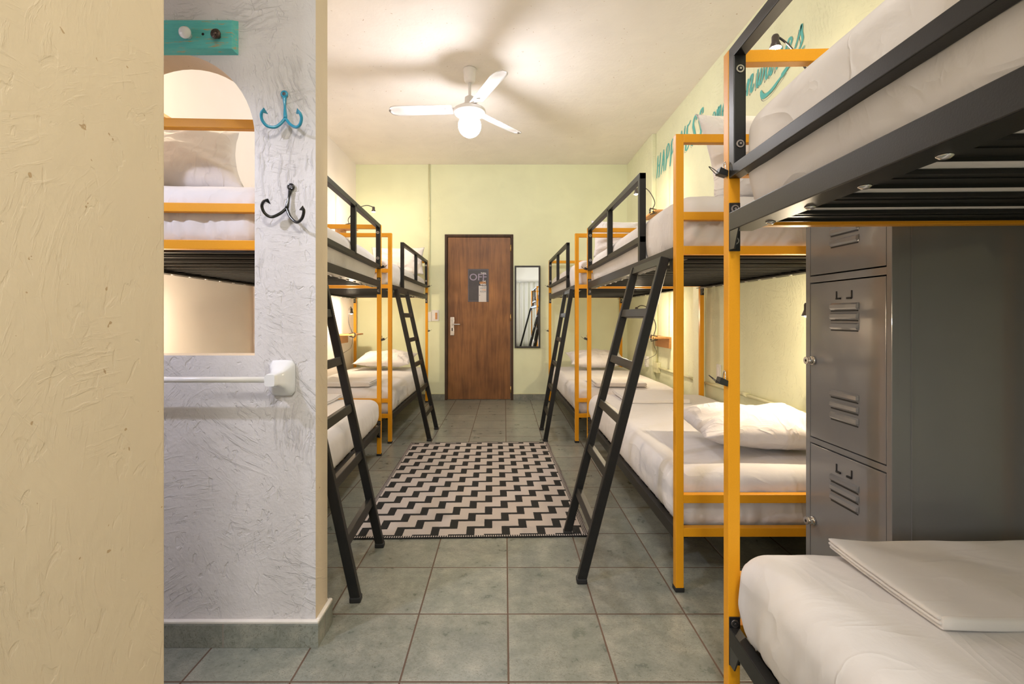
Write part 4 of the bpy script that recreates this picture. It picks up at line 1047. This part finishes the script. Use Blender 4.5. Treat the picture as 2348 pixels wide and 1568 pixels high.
def lettering():
    X = XR-.0015
    t = thing('wall_lettering', 'turquoise hand-painted slogan high on the right wall', 'wall lettering', (XR, 4.0, 2.63))
    def ribbon(bm, pts, wf, x, du=0, dv=0):
        prev = None
        for i, p in enumerate(pts):
            d = (pts[min(i+1, len(pts)-1)]-pts[max(i-1, 0)]).normalized()
            # broad-nib feel: vertical strokes heavy, level ones thin
            w = wf(i/(len(pts)-1))*(.45+.55*abs(d.y))
            nrm = Vector((-d.y, d.x))
            a = p+nrm*w/2; c = p-nrm*w/2
            A = bm.verts.new((x-XR, -(a.x+du)+0, a.y+dv)); B = bm.verts.new((x-XR, -(c.x+du), c.y+dv))
            if prev: bm.faces.new((prev[0], A, B, prev[1]))
            prev = (A, B)
    lv = [0]
    def word(s, y0, y1, zb, h, wt, slant=.28):
        n = len(s); cw = (y0-y1)/n
        for i, ch in enumerate(s):
            bt, bd = new_bm(), new_bm()
            for pts, k in G[ch]:
                lv[0] += 1
                q = [Vector((4.0-y0+cw*(i+p[0]*.86+.04)+slant*h*p[1]*.45, (zb-2.63)+h*p[1], 0)) for p in pts]
                c = [Vector((v.x, v.y)) for v in catmull(q, 7)]
                wf = lambda u, k=k: wt*k*(.55+.45*math.sin(PI*min(1, max(0, u*.9+.05))))
                ribbon(bt, c, wf, X-.00005*lv[0])
                ribbon(bd, c, lambda u: .0035, X+.0005-.00001*lv[0], -.024, -.014)
            lt = obj('letter', bt, ['paint'], t); obj('letter_outline', bd, ['paint_dark'], lt)
    word('HAPPINESS', 5.26, 4.03, 2.645, .225, .040)
    word('comes', 3.98, 3.50, 2.635, .115, .024); word('in', 3.43, 3.20, 2.635, .112, .026); word('waves', 3.185, 2.665, 2.632, .112, .024, .32)
    sw = [(3.115, 2.582), (3.10, 2.545), (3.065, 2.527), (2.99, 2.528), (2.90, 2.555), (2.81, 2.585), (2.72, 2.60), (2.66, 2.62)]
    c = [Vector((v.x, v.y)) for v in catmull([Vector((4.0-y, z-2.63, 0)) for y, z in sw], 8)]
    bt, bd = new_bm(), new_bm()
    ribbon(bt, c, lambda u: .012+.040*math.sin(PI*min(1, u*1.5+.05)) if u < .6 else .05-.09*(u-.6)*1.1, X-.0049)
    ribbon(bd, c[:40], lambda u: .0035, X+.0002, -.012, -.026)
    us = obj('underline_swash', bt, ['paint'], t); obj('swash_outline', bd, ['paint_dark'], us)
lettering()

# ------------------------------------------------------------------ curtain at the rear (seen in the mirror)
b = new_bm(); n = 200; x0, x1 = -.60, 1.64; zt, zb = 2.36, .05; rows = 12
g = []
for j in range(rows+1):
    z = zt+(zb-zt)*j/rows; row = []
    for i in range(n+1):
        u = i/n; x = x0+(x1-x0)*u
        ph = x*38+.9*math.sin(x*5)
        y = YR+.11+.035*math.sin(ph)*(.5+.5*min(1, j/3))+.012*math.sin(ph*.37+j*.25)
        row.append(b.verts.new((x, y, z)))
    g.append(row)
for j in range(rows):
    for i in range(n): b.faces.new((g[j][i], g[j][i+1], g[j+1][i+1], g[j+1][i])).smooth = True
o = obj('curtain', b, ['curtain'], None, True); md = o.modifiers.new('thick', 'SOLIDIFY'); md.thickness = .003
tag(o, 'pale floor-length pleated curtain reflected in the wall mirror', 'curtain')
b = new_bm(); add_cyl(b, (x0, YR+.11, zt+.012), (XR-.002, YR+.11, zt+.012), .009)
tag(obj('curtain_rod', b, ['steel']), 'thin metal rod above the curtain reflected in mirror', 'curtain rod')
b = new_bm()
for x in (0, .9): pass
b.free()

# ------------------------------------------------------------------ lights
def area(name, loc, rot, sx, sy, e, col):
    ld = bpy.data.lights.new(name, 'AREA'); ld.shape = 'RECTANGLE'; ld.size = sx; ld.size_y = sy; ld.energy = e; ld.color = col
    o = bpy.data.objects.new(name, ld); C.objects.link(o); o.location = loc; o.rotation_euler = rot; return o
# added cool fill beside the partition, brightens the rear curtain; no window there
area('curtain_cool_fill', (-.63, -2.9, 1.8), (0, math.radians(-90), math.radians(15)), 1.2, .9, 95, (.78, .87, 1.0))
# added overhead fill behind the camera, without a lamp fixture
area('rear_overhead_fill', (.1, -.9, ZC-.03), (0, 0, 0), .5, .5, 62, (1., .95, .88))
# washroom lamp behind the near left wall, cool
ld = bpy.data.lights.new('washroom_downlight', 'SPOT'); ld.energy = 60; ld.color = (.80, .82, 1.0); ld.shadow_soft_size = .03; ld.spot_size = math.radians(150); ld.spot_blend = .38
lo = bpy.data.objects.new('washroom_downlight', ld); C.objects.link(lo); lo.location = (-1.55, .78, 2.22)

w = bpy.data.worlds.new('world'); bpy.context.scene.world = w; w.use_nodes = True
w.node_tree.nodes['Background'].inputs[0].default_value = (1., .9, .78, 1); w.node_tree.nodes['Background'].inputs[1].default_value = .2

# ------------------------------------------------------------------ camera
cam = bpy.data.cameras.new('camera'); co = bpy.data.objects.new('camera', cam); C.objects.link(co)
co.location = (0, 0, H); co.rotation_euler = (PI/2, 0, 0)
cam.sensor_fit = 'HORIZONTAL'; cam.sensor_width = 36.; cam.lens = F*36/2348
cam.shift_x = (1174-VX)/2348; cam.shift_y = -(784-VY)/2348
cam.clip_start = .02
sc = bpy.context.scene; sc.camera = co
sc.view_settings.view_transform = 'Standard'; sc.view_settings.look = 'None'; sc.view_settings.gamma = 1.0; sc.view_settings.exposure = 0.05
sc.view_settings.use_curve_mapping = False
